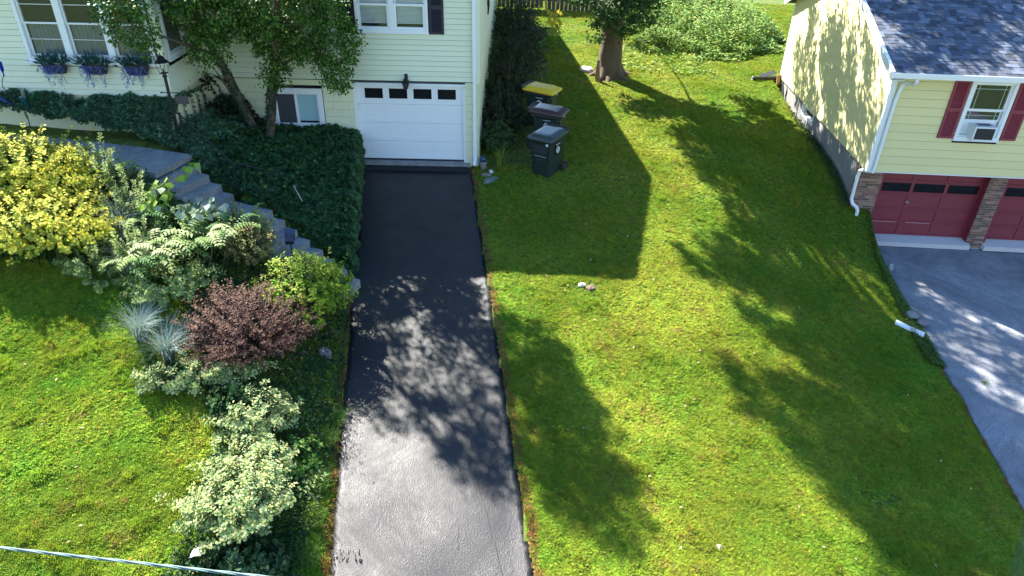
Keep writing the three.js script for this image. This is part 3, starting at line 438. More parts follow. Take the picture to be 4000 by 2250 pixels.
// ---------- lamp post with a name board ----------
{
  const t = thing('lamp_post', 'black garden lamp post with a glass lantern at the top of the steps', 'lamp post', [-7.66, 1.2, 2.5]);
  part('post', [cyl(V(0, 0, 0), V(0, 1.66, 0), 0.04, 0.032, 12), cyl(V(0, 0, 0), V(0, 0.1, 0), 0.06, 0.05, 12), cyl(V(0, 1.58, 0), V(0, 1.62, 0), 0.05, 0.05, 12)], M.iron, t);
  const l = sub('lantern', t); l.position.y = 1.66;
  part('base_plate', [bx(0.13, 0.02, 0.13, 0, 0.01, 0), cyl(V(0, 0, 0), V(0, 0.1, 0), 0.018, 0.018, 8)], M.iron, l);
  const fr = []; for (const [x, z] of [[1, 1], [1, -1], [-1, 1], [-1, -1]]) fr.push(cyl(V(x * 0.062, 0.015, z * 0.062), V(x * 0.1, 0.24, z * 0.1), 0.006, 0.006, 5));
  for (const [y, w] of [[0.24, 0.1]]) for (const s of [1, -1]) { fr.push(cyl(V(-w, y, s * w), V(w, y, s * w), 0.007, 0.007, 5), cyl(V(s * w, y, -w), V(s * w, y, w), 0.007, 0.007, 5)); }
  part('lantern_frame', fr, M.iron, l);
  for (let i = 0; i < 4; i++) { const p = part('pane', [rawGeo([-.06, .02, .06, .06, .02, .06, -.096, .235, .096, .096, .235, .096], [0, 1, 2, 1, 3, 2])], M.glass, l); p.rotation.y = i * PI / 2; }
  const roof = [[0.145, 0.24], [0.15, 0.252], [0.085, 0.30], [0.07, 0.35], [0.045, 0.37], [0.012, 0.385], [0.012, 0.42], [0.0, 0.45]].map(([x, y]) => new THREE.Vector2(x, y)); part('cap', [new THREE.LatheGeometry(roof, 16)], mat(lin(.02, .018, .02), .3, { metalness: .4 }), l);
  part('bulb', [new THREE.SphereGeometry(0.035, 12, 8).translate(0, 0.14, 0)], mat(lin(.75, .7, .55), .4), l);
  part('crossbar', [cyl(V(-0.16, 1.24, 0), V(0.44, 1.24, 0), 0.011, 0.011, 8), new THREE.SphereGeometry(0.022, 10, 8).translate(-0.16, 1.24, 0), new THREE.SphereGeometry(0.022, 10, 8).translate(0.44, 1.24, 0)], M.iron, t);
  part('sign_board', [bx(0.27, 0.17, 0.02, 0.27, 1.08, 0), cyl(V(0.18, 1.16, 0), V(0.18, 1.24, 0), 0.004, 0.004, 5), cyl(V(0.36, 1.16, 0), V(0.36, 1.24, 0), 0.004, 0.004, 5)], mat(lin(.075, .06, .05), .7), t);
}
{ // wall lantern over the garage
  const t = thing('wall_lantern', 'black coach lantern fixed to the wall over the white garage door', 'wall lamp', [-2.78, 1.96, 0.02]);
  part('bracket', [b2(-.04, .04, .16, .34, -.01, .02), cyl(V(0, .3, .0), V(0, .34, .13), .012, .012, 8)], M.iron, t);
  const fr = [bx(.1, .012, .1, 0, .02, .14), new THREE.CylinderGeometry(.02, .03, .04, 8).translate(0, 0, .14)]; for (const [x, z] of [[1, 1], [1, -1], [-1, 1], [-1, -1]]) fr.push(cyl(V(x * .045, .02, .14 + z * .045), V(x * .075, .17, .14 + z * .075), .007, .007, 5)); part('lantern_frame', fr, M.iron, t);
  part('lantern_glass', [new THREE.CylinderGeometry(.1, .062, .145, 4, 1, true, PI / 4).translate(0, .096, .14)], new THREE.MeshPhysicalMaterial({ color: lin(.25, .25, .25), roughness: .2, transmission: .8, thickness: 0, side: THREE.DoubleSide }), t);
  part('cap', [new THREE.CylinderGeometry(.05, .14, .07, 4, 1, false, PI / 4).translate(0, .205, .14), new THREE.CylinderGeometry(.02, .055, .05, 8).translate(0, .262, .14), new THREE.SphereGeometry(.022, 10, 8).translate(0, .3, .14), new THREE.ConeGeometry(.012, .05, 8).translate(0, .335, .14)], M.iron, t);
}
// ---------- wheeled bins ----------
const scuff = tex(256, (u, v) => { const k = 0.5 + 0.35 * tn(u, v, 4, 81) + 0.22 * tn(u, v, 22, 82); return [k, k, k]; }, false);
const logoTex = (() => { // a round white badge with a dark animal-like blot in it, and a white rule above
  const c = document.createElement('canvas'); c.width = 128; c.height = 160; const g = c.getContext('2d'); g.fillStyle = '#0b1512'; g.fillRect(0, 0, 128, 160); g.fillStyle = '#c9d3d8'; g.fillRect(2, 4, 124, 8);
  g.beginPath(); g.arc(64, 92, 50, 0, 7); g.fill(); g.fillStyle = '#17242c'; g.beginPath(); g.arc(64, 92, 40, 0, 7); g.fill(); g.fillStyle = '#dfe7ea'; g.beginPath(); g.arc(64, 92, 36, 0, 7); g.fill(); g.fillStyle = '#17242c';
  for (const [x, y, r] of [[64, 80, 13], [52, 70, 7], [76, 70, 7], [64, 98, 15], [50, 106, 8], [78, 106, 8]]) { g.beginPath(); g.arc(x, y, r, 0, 7); g.fill(); }
  g.fillStyle = '#dfe7ea'; for (const [x, y, r] of [[60, 78, 3], [69, 78, 3], [64, 90, 5]]) { g.beginPath(); g.arc(x, y, r, 0, 7); g.fill(); } const t = new THREE.CanvasTexture(c); t.colorSpace = THREE.SRGBColorSpace; return t;
})();
const badgeMat = new THREE.MeshStandardMaterial({ map: logoTex, roughness: .6 });
// built facing +z: front at +z, hinge and wheels at -z
function wheelieBin(label, p, ry, lidCol, lidRough, badgeSide, clearTop) {
  const t = thing('wheeled_bin', label, 'trash bin', p, ry, 'wheeled bins beside the green house'), bm = mat(lin(.012, .026, .022), .5), lm = mat(lidCol, lidRough, { roughnessMap: null });
  t.scale.setScalar(1.14);
  const ring = (w, d, y, zo) => { const c = .05, o = []; for (const [sx, sz] of [[1, 1], [-1, 1], [-1, -1], [1, -1]]) { const cx = sx * (w / 2 - c), cz = sz * (d / 2 - c) + zo; const a0 = sx > 0 ? (sz > 0 ? 0 : 1.5) : (sz > 0 ? .5 : 1); for (let i = 0; i <= 3; i++) { const a = (a0 + i / 6) * PI; o.push([cx + c * Math.cos(a), y, cz + c * Math.sin(a)]); } } return o; };
  const loft = (rings, cap) => { const P = rings.flat(2), n = 16, I = []; for (let k = 0; k < rings.length - 1; k++) for (let i = 0; i < n; i++) { const a = k * n + i, b = k * n + (i + 1) % n; I.push(a, a + n, b, b, a + n, b + n); } if (cap) { const o = (rings.length - 1) * n; for (let i = 1; i < n - 1; i++) I.push(o, o + i + 1, o + i); } const g = rawGeo(P, I); return g.toNonIndexed ? (() => { const q = g.toNonIndexed(); q.computeVertexNormals(); return q; })() : g; };
  part('body', [loft([ring(.47, .52, 0.02, .06), ring(.48, .53, .1, .06), ring(.55, .66, .8, .02), ring(.6, .74, .84, .02), ring(.6, .76, .93, .02)])], bm, t);
  part('front_recess', [bx(.3, .05, .012, 0, .42, .352, -.09), bx(.36, .2, .012, 0, .66, .367, -.09), bx(.02, .5, .012, -.2, .42, .352, -.09), bx(.02, .5, .012, .2, .42, .352, -.09)], bm, t);
  part('grab_bar', [cyl(V(-.15, .5, .365), V(.15, .5, .365), .014, .014, 8)], mat(lin(.25, .26, .27), .4, { metalness: .6 }), t);
  part('handle', [cyl(V(-.27, 1.0, -.43), V(.27, 1.0, -.43), .018, .018, 8), bx(.03, .07, .12, -.27, .98, -.39, .3), bx(.03, .07, .12, .27, .98, -.39, .3)], bm, t);
  for (const s of [1, -1]) { const w = part('wheel', [new THREE.CylinderGeometry(.13, .13, .06, 20).rotateZ(PI / 2), new THREE.TorusGeometry(.12, .02, 6, 20).rotateY(PI / 2)], M.black, t); w.position.set(s * .3, .13, -.27); part('hub', [new THREE.CylinderGeometry(.06, .06, .07, 12).rotateZ(PI / 2)], mat(lin(.05, .05, .06), .5), w); }
  part('axle', [cyl(V(-.3, .13, -.27), V(.3, .13, -.27), .014, .014, 8)], M.iron, t);
  const lid = sub('lid', t); lid.position.set(0, .955, -.36); lid.rotation.x = 0.05;
  part('lid_shell', [loft([ring(.64, .86, -.03, .4), ring(.66, .88, .0, .4), ring(.64, .86, .025, .4), ring(.58, .78, .03, .4), ring(.46, .6, .075, .38), ring(.34, .44, .085, .37)], true)], lm, lid);
  part('hinge', [cyl(V(-.26, .02, -.04), V(.26, .02, -.04), .025, .025, 8)], clearTop ? bm : M.black, lid);
  if (clearTop) part('lid_inset', [loft([ring(.455, .59, .0775, .38), ring(.345, .445, .088, .37)], true)], mat(lin(...clearTop), .32, { roughnessMap: scuff }), lid);
  const bd = part('badge', [new THREE.PlaneGeometry(.2, .25)], badgeMat, t); const a = badgeSide; bd.position.set(a * .285, .66, .08); bd.rotation.set(0, a * PI / 2, 0); bd.rotation.order = 'YXZ'; bd.rotation.x = -.05; bd.position.x = a * .294;
  const bd2 = part('sticker', [bx(.06, .05, .002, .17, .8, .385, -.09)], M.white, t);
  return t;
}
// ---------- planters, bottle tree, small garden things ----------
const blueC = [[.10, .16, .42], [.16, .22, .55], [.08, .13, .3], [.2, .25, .5]];
[[-10.24, 'wicker window box with trailing blue flowers under the window third from the lamp post'], [-9.34, 'wicker window box with trailing blue flowers under the middle pane of the front window'], [-8.43, 'wicker window box with trailing blue flowers under the window nearest the lamp post']].forEach(([x, label], k) => {
  const r = rngOf(300 + k), t = thing('window_box', label, 'window box', [x, 2.72, 2.13], 0, 'window boxes with blue flowers');
  const pr = [[.0, 0], [.2, 0], [.27, .2], [.28, .21], [.25, .21], [.2, .17], [0, .17]].map(([a, b]) => new THREE.Vector2(a, b)); part('basket', [new THREE.LatheGeometry(pr, 20).scale(1.1, 1, .42)], mat(lin(.05, .035, .05), .9), t);
  part('hook', [bx(.03, .3, .02, -.15, .2, -.1), bx(.03, .3, .02, .15, .2, -.1)], M.iron, t);
  const lf = new Inst(leafGeo(.5, .06, .1), leafMat(.3, .85)), bl = new Inst(leafGeo(.7, .05, .05), leafMat(.3, .9));
  for (let i = 0; i < 330; i++) { const d = V((r() - .5) * 1.6, .3 + r(), (r() - .3) * 1.0).normalize(), p = V((r() - .5) * .5, .17, (r() - .5) * .16).addScaledVector(d, r() * .16); lf.add(p, d, sphereDir(r).add(V(0, 1, 0)), .09, .09, .1 + .1 * r(), vary(r() < .12 ? [.3, .42, .35] : [.045, .12, .11], r)); }
  for (let s = 0; s < 30; s++) { const x0 = (r() - .55) * .5, l = .12 + .42 * Math.pow(r(), 1.4), z0 = .09 + .05 * r(), ph = r() * 6; for (let i = 0; i < 26; i++) { const q = r(); bl.add(V(x0 + .05 * Math.sin(q * 3 + ph) + (r() - .5) * .03, .2 - q * l, z0 + (r() - .5) * .03), sphereDir(r).add(V(0, -.5, .3)), sphereDir(r).add(V(0, .2, .8)), .028, .03, .03, vary(blueC[Math.floor(r() * 4)], r, .3)); } }
  lf.build('foliage', t, 'stuff'); bl.build('flowers', t, 'stuff');
});
{
  const t = thing('bottle_tree', 'bare iron stem with coloured glass bottles stuck on its branches by the wall', 'bottle tree', [-11.15, 1.4, 2.3]);
  const B = [[[0, 0, 0], [.02, .55, .02], [-.25, 1.05, .06], [-.12, 1.33, .08]], [[.02, .3, 0], [.02, .45, .04], [.3, .75, .1]], [[0, .5, .02], [-.1, .62, .1], [-.16, .68, .12]], [[-.1, .8, .04], [-.5, 1.0, .1], [-.8, 1.05, .1]], [[.1, .5, .05], [.22, .62, .12]]];
  part('stem', B.map((b) => limb(b.map((p) => V(...p)), [.011, .007], 6)), M.iron, t);
  const prof = [[0, 0], [.036, 0], [.038, .02], [.038, .16], [.03, .2], [.014, .235], [.013, .3], [.016, .302], [.016, .315], [0, .315]].map(([a, b]) => new THREE.Vector2(a, b)), bg = new THREE.LatheGeometry(prof, 14).translate(0, -.3, 0).rotateX(PI);
  const cols = [[[.02, .05, .55], [-.12, 1.33, .08], [.05, 1, .02]], [[.02, .35, .08], [.3, .75, .1], [.55, .7, .1]], [[.04, .1, .5], [-.16, .68, .12], [-.75, .55, .1]], [[.6, .62, .6], [.13, .72, .06], [.1, 1, 0]], [[.02, .3, .38], [.22, .62, .12], [-.1, .9, .35]]];
  for (const [c, p, d] of cols) { const o = part('bottle', bg, new THREE.MeshPhysicalMaterial({ color: lin(...c), roughness: .08, transmission: .75, thickness: 0 }), t); o.position.set(...p); o.quaternion.setFromUnitVectors(V(0, 1, 0), V(...d).normalize()); o.translateY(-.02); }
}
{
  const t = thing('solar_spotlight', 'dark box shaped solar spotlight on a stake beside the lower concrete steps', 'garden light', [-4.5, -.12, 5.34], .15);
  part('stake', [cyl(V(0, -.2, 0), V(0, .42, 0), .012, .012, 6)], M.iron, t); part('housing', [bx(.16, .1, .2, 0, .5, .02, .45), bx(.2, .22, .03, 0, .56, -.06, -.5)], mat(lin(.025, .028, .045), .35), t); part('solar_panel', [bx(.18, .2, .006, 0, .572, -.042, -.5)], mat(lin(.02, .035, .1), .2), t); part('lens', [bx(.12, .07, .004, 0, .462, .105, .45)], M.black, t);
}
{ // stone, pot and blue glass by the downpipe
  const rock = (name, label, p, s, col, seed, cat = 'stone') => { const g = new THREE.IcosahedronGeometry(1, 3), P = g.attributes.position; for (let i = 0; i < P.count; i++) { const v = V(P.getX(i), P.getY(i), P.getZ(i)), k = 1 + .22 * n3(v.x * 1.3 + seed, v.y * 1.3, v.z * 1.3) + .08 * n3(v.x * 4, v.y * 4 + seed, v.z * 4); P.setXYZ(i, v.x * k * s[0], v.y * k * s[1], v.z * k * s[2]); } g.computeVertexNormals(); const o = part(name, g, mat(lin(...col), .9), scene); o.position.set(...p); o.rotation.y = seed; return tag(o, label, cat); };
  rock('stone', 'flat grey stone slab lying in the grass below the corner downpipe', [-.62, -.2, .75], [.26, .05, .13], [.16, .18, .16], 1);
  rock('stone', 'small white stone beside the spiky leaves at the house corner', [-.62, -.1, .42], [.06, .05, .05], [.55, .56, .55], 2.3);
  rock('stone', 'flat brownish stone between the white stone and the driveway', [-.74, -.16, .52], [.13, .05, .09], [.2, .17, .15], 3.1);
  rock('stone', 'rough brown rock lying in the bed beside the driveway edge', [-3.5, -1.0, 7.35], [.12, .13, .16], [.2, .16, .15], 4.2);
  rock('stone', 'pale stone against the root flare of the big maple trunk', [2.45, .68, -7.1], [.28, .12, .16], [.55, .47, .42], 5.5);
  rock('stone', 'whitish stone on the little soil mound in the lawn', [1.5, -.8, 4.95], [.09, .05, .06], [.62, .55, .45], 6.6);
  rock('stone', 'brown clod on the little soil mound in the lawn', [1.68, -.83, 5.02], [.11, .06, .09], [.16, .10, .07], 7.2, 'soil clod');
  rock('stone', 'small tan stone alone in the sunlit lower lawn', [3.2, -1.76, 10.9], [.05, .04, .04], [.4, .3, .25], 8.1);
  rock('stone', 'flat grey fieldstone at the lawn edge above the white plank', [9.12, -1.72, 4.42], [.16, .05, .14], [.25, .24, .22], 9.4);
  rock('stone', 'broken grey fieldstone touching the old driveway near the white plank', [9.3, -1.78, 4.62], [.13, .06, .12], [.2, .19, .19], 10.4);
  rock('stone', 'upright pale stone in the leafy bank by the red garage', [9.42, -1.55, 2.55], [.07, .11, .06], [.35, .36, .33], 11.4);
  const t = thing('flower_pot', 'weathered small pot holding a dark blue glass ball at the house corner', 'pot', [-.84, -.16, .16]);
  part('pot', [new THREE.LatheGeometry([[0, 0], [.075, 0], [.095, .2], [.105, .2], [.105, .24], [.085, .24], [.08, .2], [0, .2]].map(([a, b]) => new THREE.Vector2(a, b)), 18)], mat(lin(.24, .19, .18), .9), t); part('glass_ball', [new THREE.SphereGeometry(.085, 18, 14).translate(0, .3, 0)], mat(lin(.02, .05, .12), .12), t);
}
{ const o = part('plank', [bx(.62, .03, .16)], mat(lin(.72, .74, .76), .6), scene); o.position.set(8.84, -1.74, 4.95); o.rotation.set(.05, -.58, -.16); tag(o, 'short white painted plank lying across the lawn edge by the old driveway', 'plank'); }
{ const t = thing('drain_pipe', 'black plastic drain pipe lying on the grass at the far corner of the yellow house', 'pipe', [8.75, .5, -7.1]); part('pipe', [limb([V(-.55, .06, .16), V(-.1, .06, .1), V(.5, .07, 0)], [.06, .06], 10)], M.black, t); part('pipe_end', [new THREE.TorusGeometry(.055, .012, 6, 14).rotateY(PI / 2 + .1).translate(-.555, .06, .16)], mat(lin(.4, .4, .42), .4), t); part('splash_guard', [bx(.62, .012, .16, .05, .14, -.14, .5, .35)], mat(lin(.05, .05, .055), .5), t); }
{ const o = part('stake', [bx(.1, .34, .05, 0, .1, 0)], mat(lin(.32, .2, .07), .9), scene); o.position.set(9.02, .5, -6.7); o.rotation.z = .08; tag(o, 'short brown wooden stake by the far corner of the yellow house', 'stake'); }
{ const o = part('paper_scrap', [rawGeo([-.08, 0, -.03, .02, .05, -.1, .1, .02, .02, .03, .09, .09, -.06, .03, .08, 0, .12, 0], [0, 1, 5, 1, 2, 5, 2, 3, 5, 3, 4, 5, 4, 0, 5])], mat(0xe8e8ea, .8, { side: THREE.DoubleSide }), scene); o.position.set(-4.3, -1.28, 11.6); tag(o, 'crumpled white paper scrap in the grass near the pale lower shrub', 'litter'); }
{ const a = V(-12, 2.0, 13.32), b = V(4, 2.0, 14.89), g = []; const strands = 3, n = 240; for (let s = 0; s < strands; s++) { const p = []; for (let i = 0; i <= n; i++) { const t = i / n, q = a.clone().lerp(b, t), w = t * 140 + s * 2 * PI / strands; q.y += .007 * Math.cos(w); q.z += .007 * Math.sin(w); p.push(q); } const c = new THREE.CatmullRomCurve3(p); g.push(new THREE.TubeGeometry(c, n * 2, .0075, 5)); } const o = part('overhead_cable', g, mat(lin(.13, .2, .19), .7), scene); tag(o, 'twisted grey green overhead service cable crossing above the lower grass', 'cable'); }
{ // fence at the back of the yard
  const t = thing('picket_fence', 'weathered brown board fence across the back of the yard', 'fence', [0, 0, -16]), fm = [mat(lin(.12, .095, .075), .9), mat(lin(.10, .08, .066), .9), mat(lin(.14, .11, .085), .9)], r = rngOf(55), g = new THREE.BoxGeometry(.165, 1.75, .02);
  let i = 0; for (let x = -1.6; x < 9; x += .188, i++) { if (i === 15) { part('fence_post', [b2(x - .02, x + .08, .5, 2.9, -.03, .09)], mat(lin(.42, .36, .1), .9), t); continue; } const o = part('picket', g, fm[i % 3], t); o.position.set(x, 1.12 + .875 + .02 * r() + (i > 15 ? -.12 : 0), .03); }
  part('fence_rail', [b2(-1.7, 9, 1.42, 1.5, -.02, .018), b2(-1.7, 9, 2.5, 2.58, -.02, .018)], fm[1], t);
}
{ const t = thing('wall_hanging', 'thin dark strips hanging on the side wall of the green house', 'wall hanging', [-.9, 3.1, -4.2]); for (const [z, h] of [[0, .62], [.2, .34], [-.15, .3]]) part('strip', [limb([V(0, .5, z), V(.03, .5 - h * .5, z + .04), V(.01, .5 - h, z - .02)], [.02, .035, .02], 6)], M.dark, t); }
wheelieBin('dark green bin with a bright yellow lid, farthest from the driveway', [.72, .16, -2.75], PI / 2 - .42, lin(.75, .50, .015), .45, -1);
wheelieBin('dark green bin with a brown lid between the yellow and green lidded bins', [.88, -.02, -1.28], PI / 2 - .36, lin(.06, .03, .026), .4, -1, [.18, .16, .155]);
wheelieBin('dark green bin with a grey green lid, nearest the driveway', [.88, -.2, .12], -.55, lin(.03, .05, .046), .4, 1, [.10, .15, .15]);
// ---------- lawn ----------
const inFrame = (x, z) => { const d = 18 - z; return z < 13.8 && z > -24 && x > -2.2 - d * 0.86 && x < 2.0 + d * 0.8; };
const onPath = (x, z) => x < -6.9 && pathT(x, z) !== null;
const inLeftHouse = (x, z) => x > -18.5 && x < -0.9 && z < (x < -7.8 ? 2.05 : 0.02) && z > -15.3;
const inRightHouse = (x, z) => { const q = (x - 8.75) * Math.cos(YA) - (z - 1.35) * Math.sin(YA); return x - 8.75 + (z - 1.35) * 0.06 > 0 && z < 0.95 && z > -7.3; };
// where the left slope is planted rather than lawn
const bedEdge = (z) => z < 6.8 ? -99 : lerp(-6.2, -4.6, clamp((z - 6.8) / 3, 0, 1));
const isIvy = (x, z) => x < xL(z) - 0.02 && !onStairs(x, z, 0.02) && !onPath(x, z) && z < 4.95 && (stairs(x, z)[0] < -0.4 || stairs(x, z)[1] < 0.1) && !inLeftHouse(x, z) && (x > -7.25 || z < 3.6);
const isBed = (x, z) => x < xL(z) - 0.05 && !onStairs(x, z, 0.02) && !onPath(x, z) && !isIvy(x, z) && z > 3 && (z < 6.5 ? true : x > bedEdge(z));
const isLawn = (x, z) => !inLeftHouse(x, z) && !inRightHouse(x, z) && !(x > xD(z) - 0.06 && z > 0.7) && !(x > xL(z) - 0.03 && x < xR(z) + 0.02 && z > 0) && !(x <= xL(z) && (isIvy(x, z) || onStairs(x, z, 0.05) || onPath(x, z)));
const G1 = (() => { const r = rngOf(9), P = [], I = []; for (let i = 0; i < 9; i++) { const a = r() * 2 * PI, rr = 0.5 * Math.sqrt(r()), x = Math.cos(a) * rr, z = Math.sin(a) * rr, h = 0.6 + 0.5 * r(), l = 0.25 + 0.65 * r(), b = r() * 2 * PI, wx = Math.cos(b + 1.57) * 0.07, wz = Math.sin(b + 1.57) * 0.07, k = P.length / 3, dx = Math.cos(b) * l, dz = Math.sin(b) * l; P.push(x - wx, -0.1, z - wz, x + wx, -0.1, z + wz, x + dx * 0.4 - wx * 0.8, h * 0.65, z + dz * 0.4 - wz * 0.8, x + dx * 0.4 + wx * 0.8, h * 0.65, z + dz * 0.4 + wz * 0.8, x + dx, h, z + dz); I.push(k, k + 1, k + 2, k + 1, k + 3, k + 2, k + 2, k + 3, k + 4); } return rawGeo(P, I); })();
const G2 = (() => { const r = rngOf(10), P = [], I = []; for (let i = 0; i < 8; i++) { const a = r() * 2 * PI, rr = 0.6 * Math.sqrt(r()), x = Math.cos(a) * rr, z = Math.sin(a) * rr, y = 0.25 + 0.5 * r(), s = 0.22 + 0.12 * r(), t1 = (r() - 0.5) * 0.22, t2 = (r() - 0.5) * 0.22, k = P.length / 3; P.push(x - s, y + t1, z, x, y + t2, z - s * 0.8, x + s, y - t1, z, x, y - t2, z + s * 0.8); I.push(k, k + 2, k + 1, k, k + 3, k + 2); } return rawGeo(P, I); })();
{
  const r = rngOf(77), blades = new Inst(G1, leafMat(0.45, 0.95, 0.12)), clover = new Inst(G2, leafMat(0.45, 0.95, 0.15)), up = V(0, 1, 0);
  for (let i = 0; i < 950000; i++) {
    const z = 13.8 - 33 * Math.pow(r(), 1.25), w = 2.2 + (18 - z) * 0.84, x = (r() * 2 - 1) * w;
    if (!inFrame(x, z) || x > (z < -6 ? 15 : 11.5) || !isLawn(x, z)) continue;
    const bed = x < xL(z) && isBed(x, z); if (bed && r() < 0.72) continue;
    if (x < -6 && z < 6.3) continue;
    const big = n2(x * 0.16, z * 0.16), med = n2(x * 0.55 + 9, z * 0.55), sm = n2(x * 2.3, z * 2.3 + 5);
    const near = Math.min(Math.abs(x - xR(z)), Math.abs(x - xL(z)), z > 0.5 ? Math.abs(x - xD(z)) : 9);
    if (z > -13 && x > -1 && x < 1.1 - 0.05 * z * 0 && z < -0.2 && r() < 0.85) continue; // bare soil under the shrubs by the wall
    if (((x - 6.15) / 0.35) ** 2 + ((z - 9.8) / 0.22) ** 2 < 0.7 + 0.8 * sm && r() < 0.8) continue; // worn earth in the lower lawn
    if (((x - 1.6) / 0.3) ** 2 + ((z - 4.98) / 0.16) ** 2 < 1 && r() < 0.8) continue;
    const y = T(x, z) + 0.015 * n2(x * 1.3, z * 1.3), left = x < xL(z);
    let c = [0.115, 0.185, 0.020]; const warm = clamp(0.45 + 0.28 * med + 0.2 * big + 0.2 * sm + (left ? 0.05 : 0.22 * Math.exp(-((x - 3.6) ** 2) / 5)), 0, 1);
    c = [lerp(0.13, 0.32, warm), lerp(0.28, 0.36, warm), lerp(0.018, 0.032, warm)];
    if (r() < (0.03 + 0.07 * warm)) c = [0.30, 0.26, 0.045]; if (sm + med > 1.1 && r() < 0.3) c = [0.27, 0.21, 0.06];
    if (near < 0.12 + 0.05 * sm) { if (r() < 0.75) c = [0.27, 0.16, 0.05]; }
    c = vary(c, r, 0.32); if (left) c = c.map((v) => v * 1.18);
    const lean = V((r() - 0.5) * 0.6, 1, (r() - 0.5) * 0.6 + 0.1), a = r() * 2 * PI, side = V(Math.cos(a), 0, Math.sin(a));
    const isC = r() < clamp(0.5 + 0.5 * n2(x * 0.4 + 30, z * 0.4) - (left ? 0.15 : 0), 0.1, 0.85);
    const tall = (left ? 1.15 : 1) * (1 + 0.35 * sm + (n2(x * 1.1 + 4, z * 1.1) > 0.55 ? 0.7 : 0)) * (near < 0.35 && left ? 1.5 : 1);
    const s = 0.05 + 0.035 * r();
    if (isC) clover.add(V(x, y, z), side, lean, s * 0.9, 0.034 * tall, s * 0.9, c); else blades.add(V(x, y, z), side, lean, s * 1.2, 0.04 * tall * (0.7 + 0.6 * r()), s, c);
  }
  tag(blades.build('grass', scene, 'stuff'), 'mown summer lawn grass round the driveways'); tag(clover.build('clover', scene, 'stuff'), 'broad leaved clover mixed through the lawn');
}
// ---------- ivy, ground cover, litter ----------
const GI = palmateGeo(), GO = leafGeo(0.62, 0.08, 0.12), GR = leafGeo(0.85, 0.07, 0.08, 0.45), GN = leafGeo(0.3, 0.04, 0.12);
{
  const r = rngOf(31), iv = new Inst(GI, leafMat(0.2, 0.6)), pk = new Inst(GR, leafMat(0.25, 0.7));
  const top = (x, z) => T(x, z) + (x < -7.75 ? 0.6 * clamp((2.95 - z) / 0.8, 0, 1) : 0) + 0.13 + 0.1 * n2(x * 1.1, z * 1.1) + 0.06 * n2(x * 3.3, z * 3.3) + 0.12 * clamp((x - xL(z)) + 0.8, 0, 0.8);
  for (let i = 0; i < 84000; i++) {
    const wingBed = i > 62000, x = wingBed ? -13.2 + 5.6 * r() : -12.6 + 9.4 * r(), z = wingBed ? 2.04 + 1.0 * r() : 0.05 + 4.95 * r(); if (!isIvy(x, z)) continue;
    const paleBed = x < -6.9 - 0.4 * n2(z * 2, 3) && z > 0; const y = top(x, z) + (paleBed ? 0.1 : 0) - 0.12 * r() * r();
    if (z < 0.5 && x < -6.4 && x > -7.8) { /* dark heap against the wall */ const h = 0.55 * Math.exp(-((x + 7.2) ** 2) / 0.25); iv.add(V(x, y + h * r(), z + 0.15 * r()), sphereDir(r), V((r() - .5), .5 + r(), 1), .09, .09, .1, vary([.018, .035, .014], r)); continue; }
    const n = V((r() - 0.5) * 1.1, 1, (r() - 0.5) * 1.1 + 0.5), d = V(r() - 0.5, (r() - .5) * .5, r() - 0.2);
    if (paleBed) pk.add(V(x, y, z), d, n, .085, .085, .085 + .03 * r(), vary(r() < .2 ? [.14, .24, .13] : [.06, .14, .055], r)); else iv.add(V(x, y, z), d, n, .085 + .03 * r(), .09, .10 + .03 * r(), vary(r() < 0.1 ? [.08, .17, .03] : [.03, .082, .026], r, .35));
  }
  for (let i = 0; i < 14000; i++) { // the green face hanging over the driveway edge
    const z = 0.02 + 4.6 * r(), yb = drive(z), yt = top(xL(z) - 0.35, z) + 0.02, t = r(), y = lerp(yb, yt, Math.sqrt(t)), x = xL(z) - 0.02 - 0.16 * (1 - t) * 0 - 0.3 * t * t * r() + 0.1 * n2(z * 2.2, y * 2.2); if (yt < yb + .1) continue;
    iv.add(V(x, y, z + (r() - .5) * .05), V(.2 + r() * .3, -1 + r() * .8, r() - .5), V(1, .5 * r(), (r() - .3) * .9), .085, .085, .1 + .03 * r(), vary(r() < .08 ? [.09, .17, .03] : [.032, .085, .028], r, .35));
  }
  tag(iv.build('ivy', scene, 'stuff'), 'dark glossy ivy smothering the bank beside the garage'); tag(pk.build('ground_cover', scene, 'stuff'), 'pale leaved ground cover in front of the wing of the green house');
}
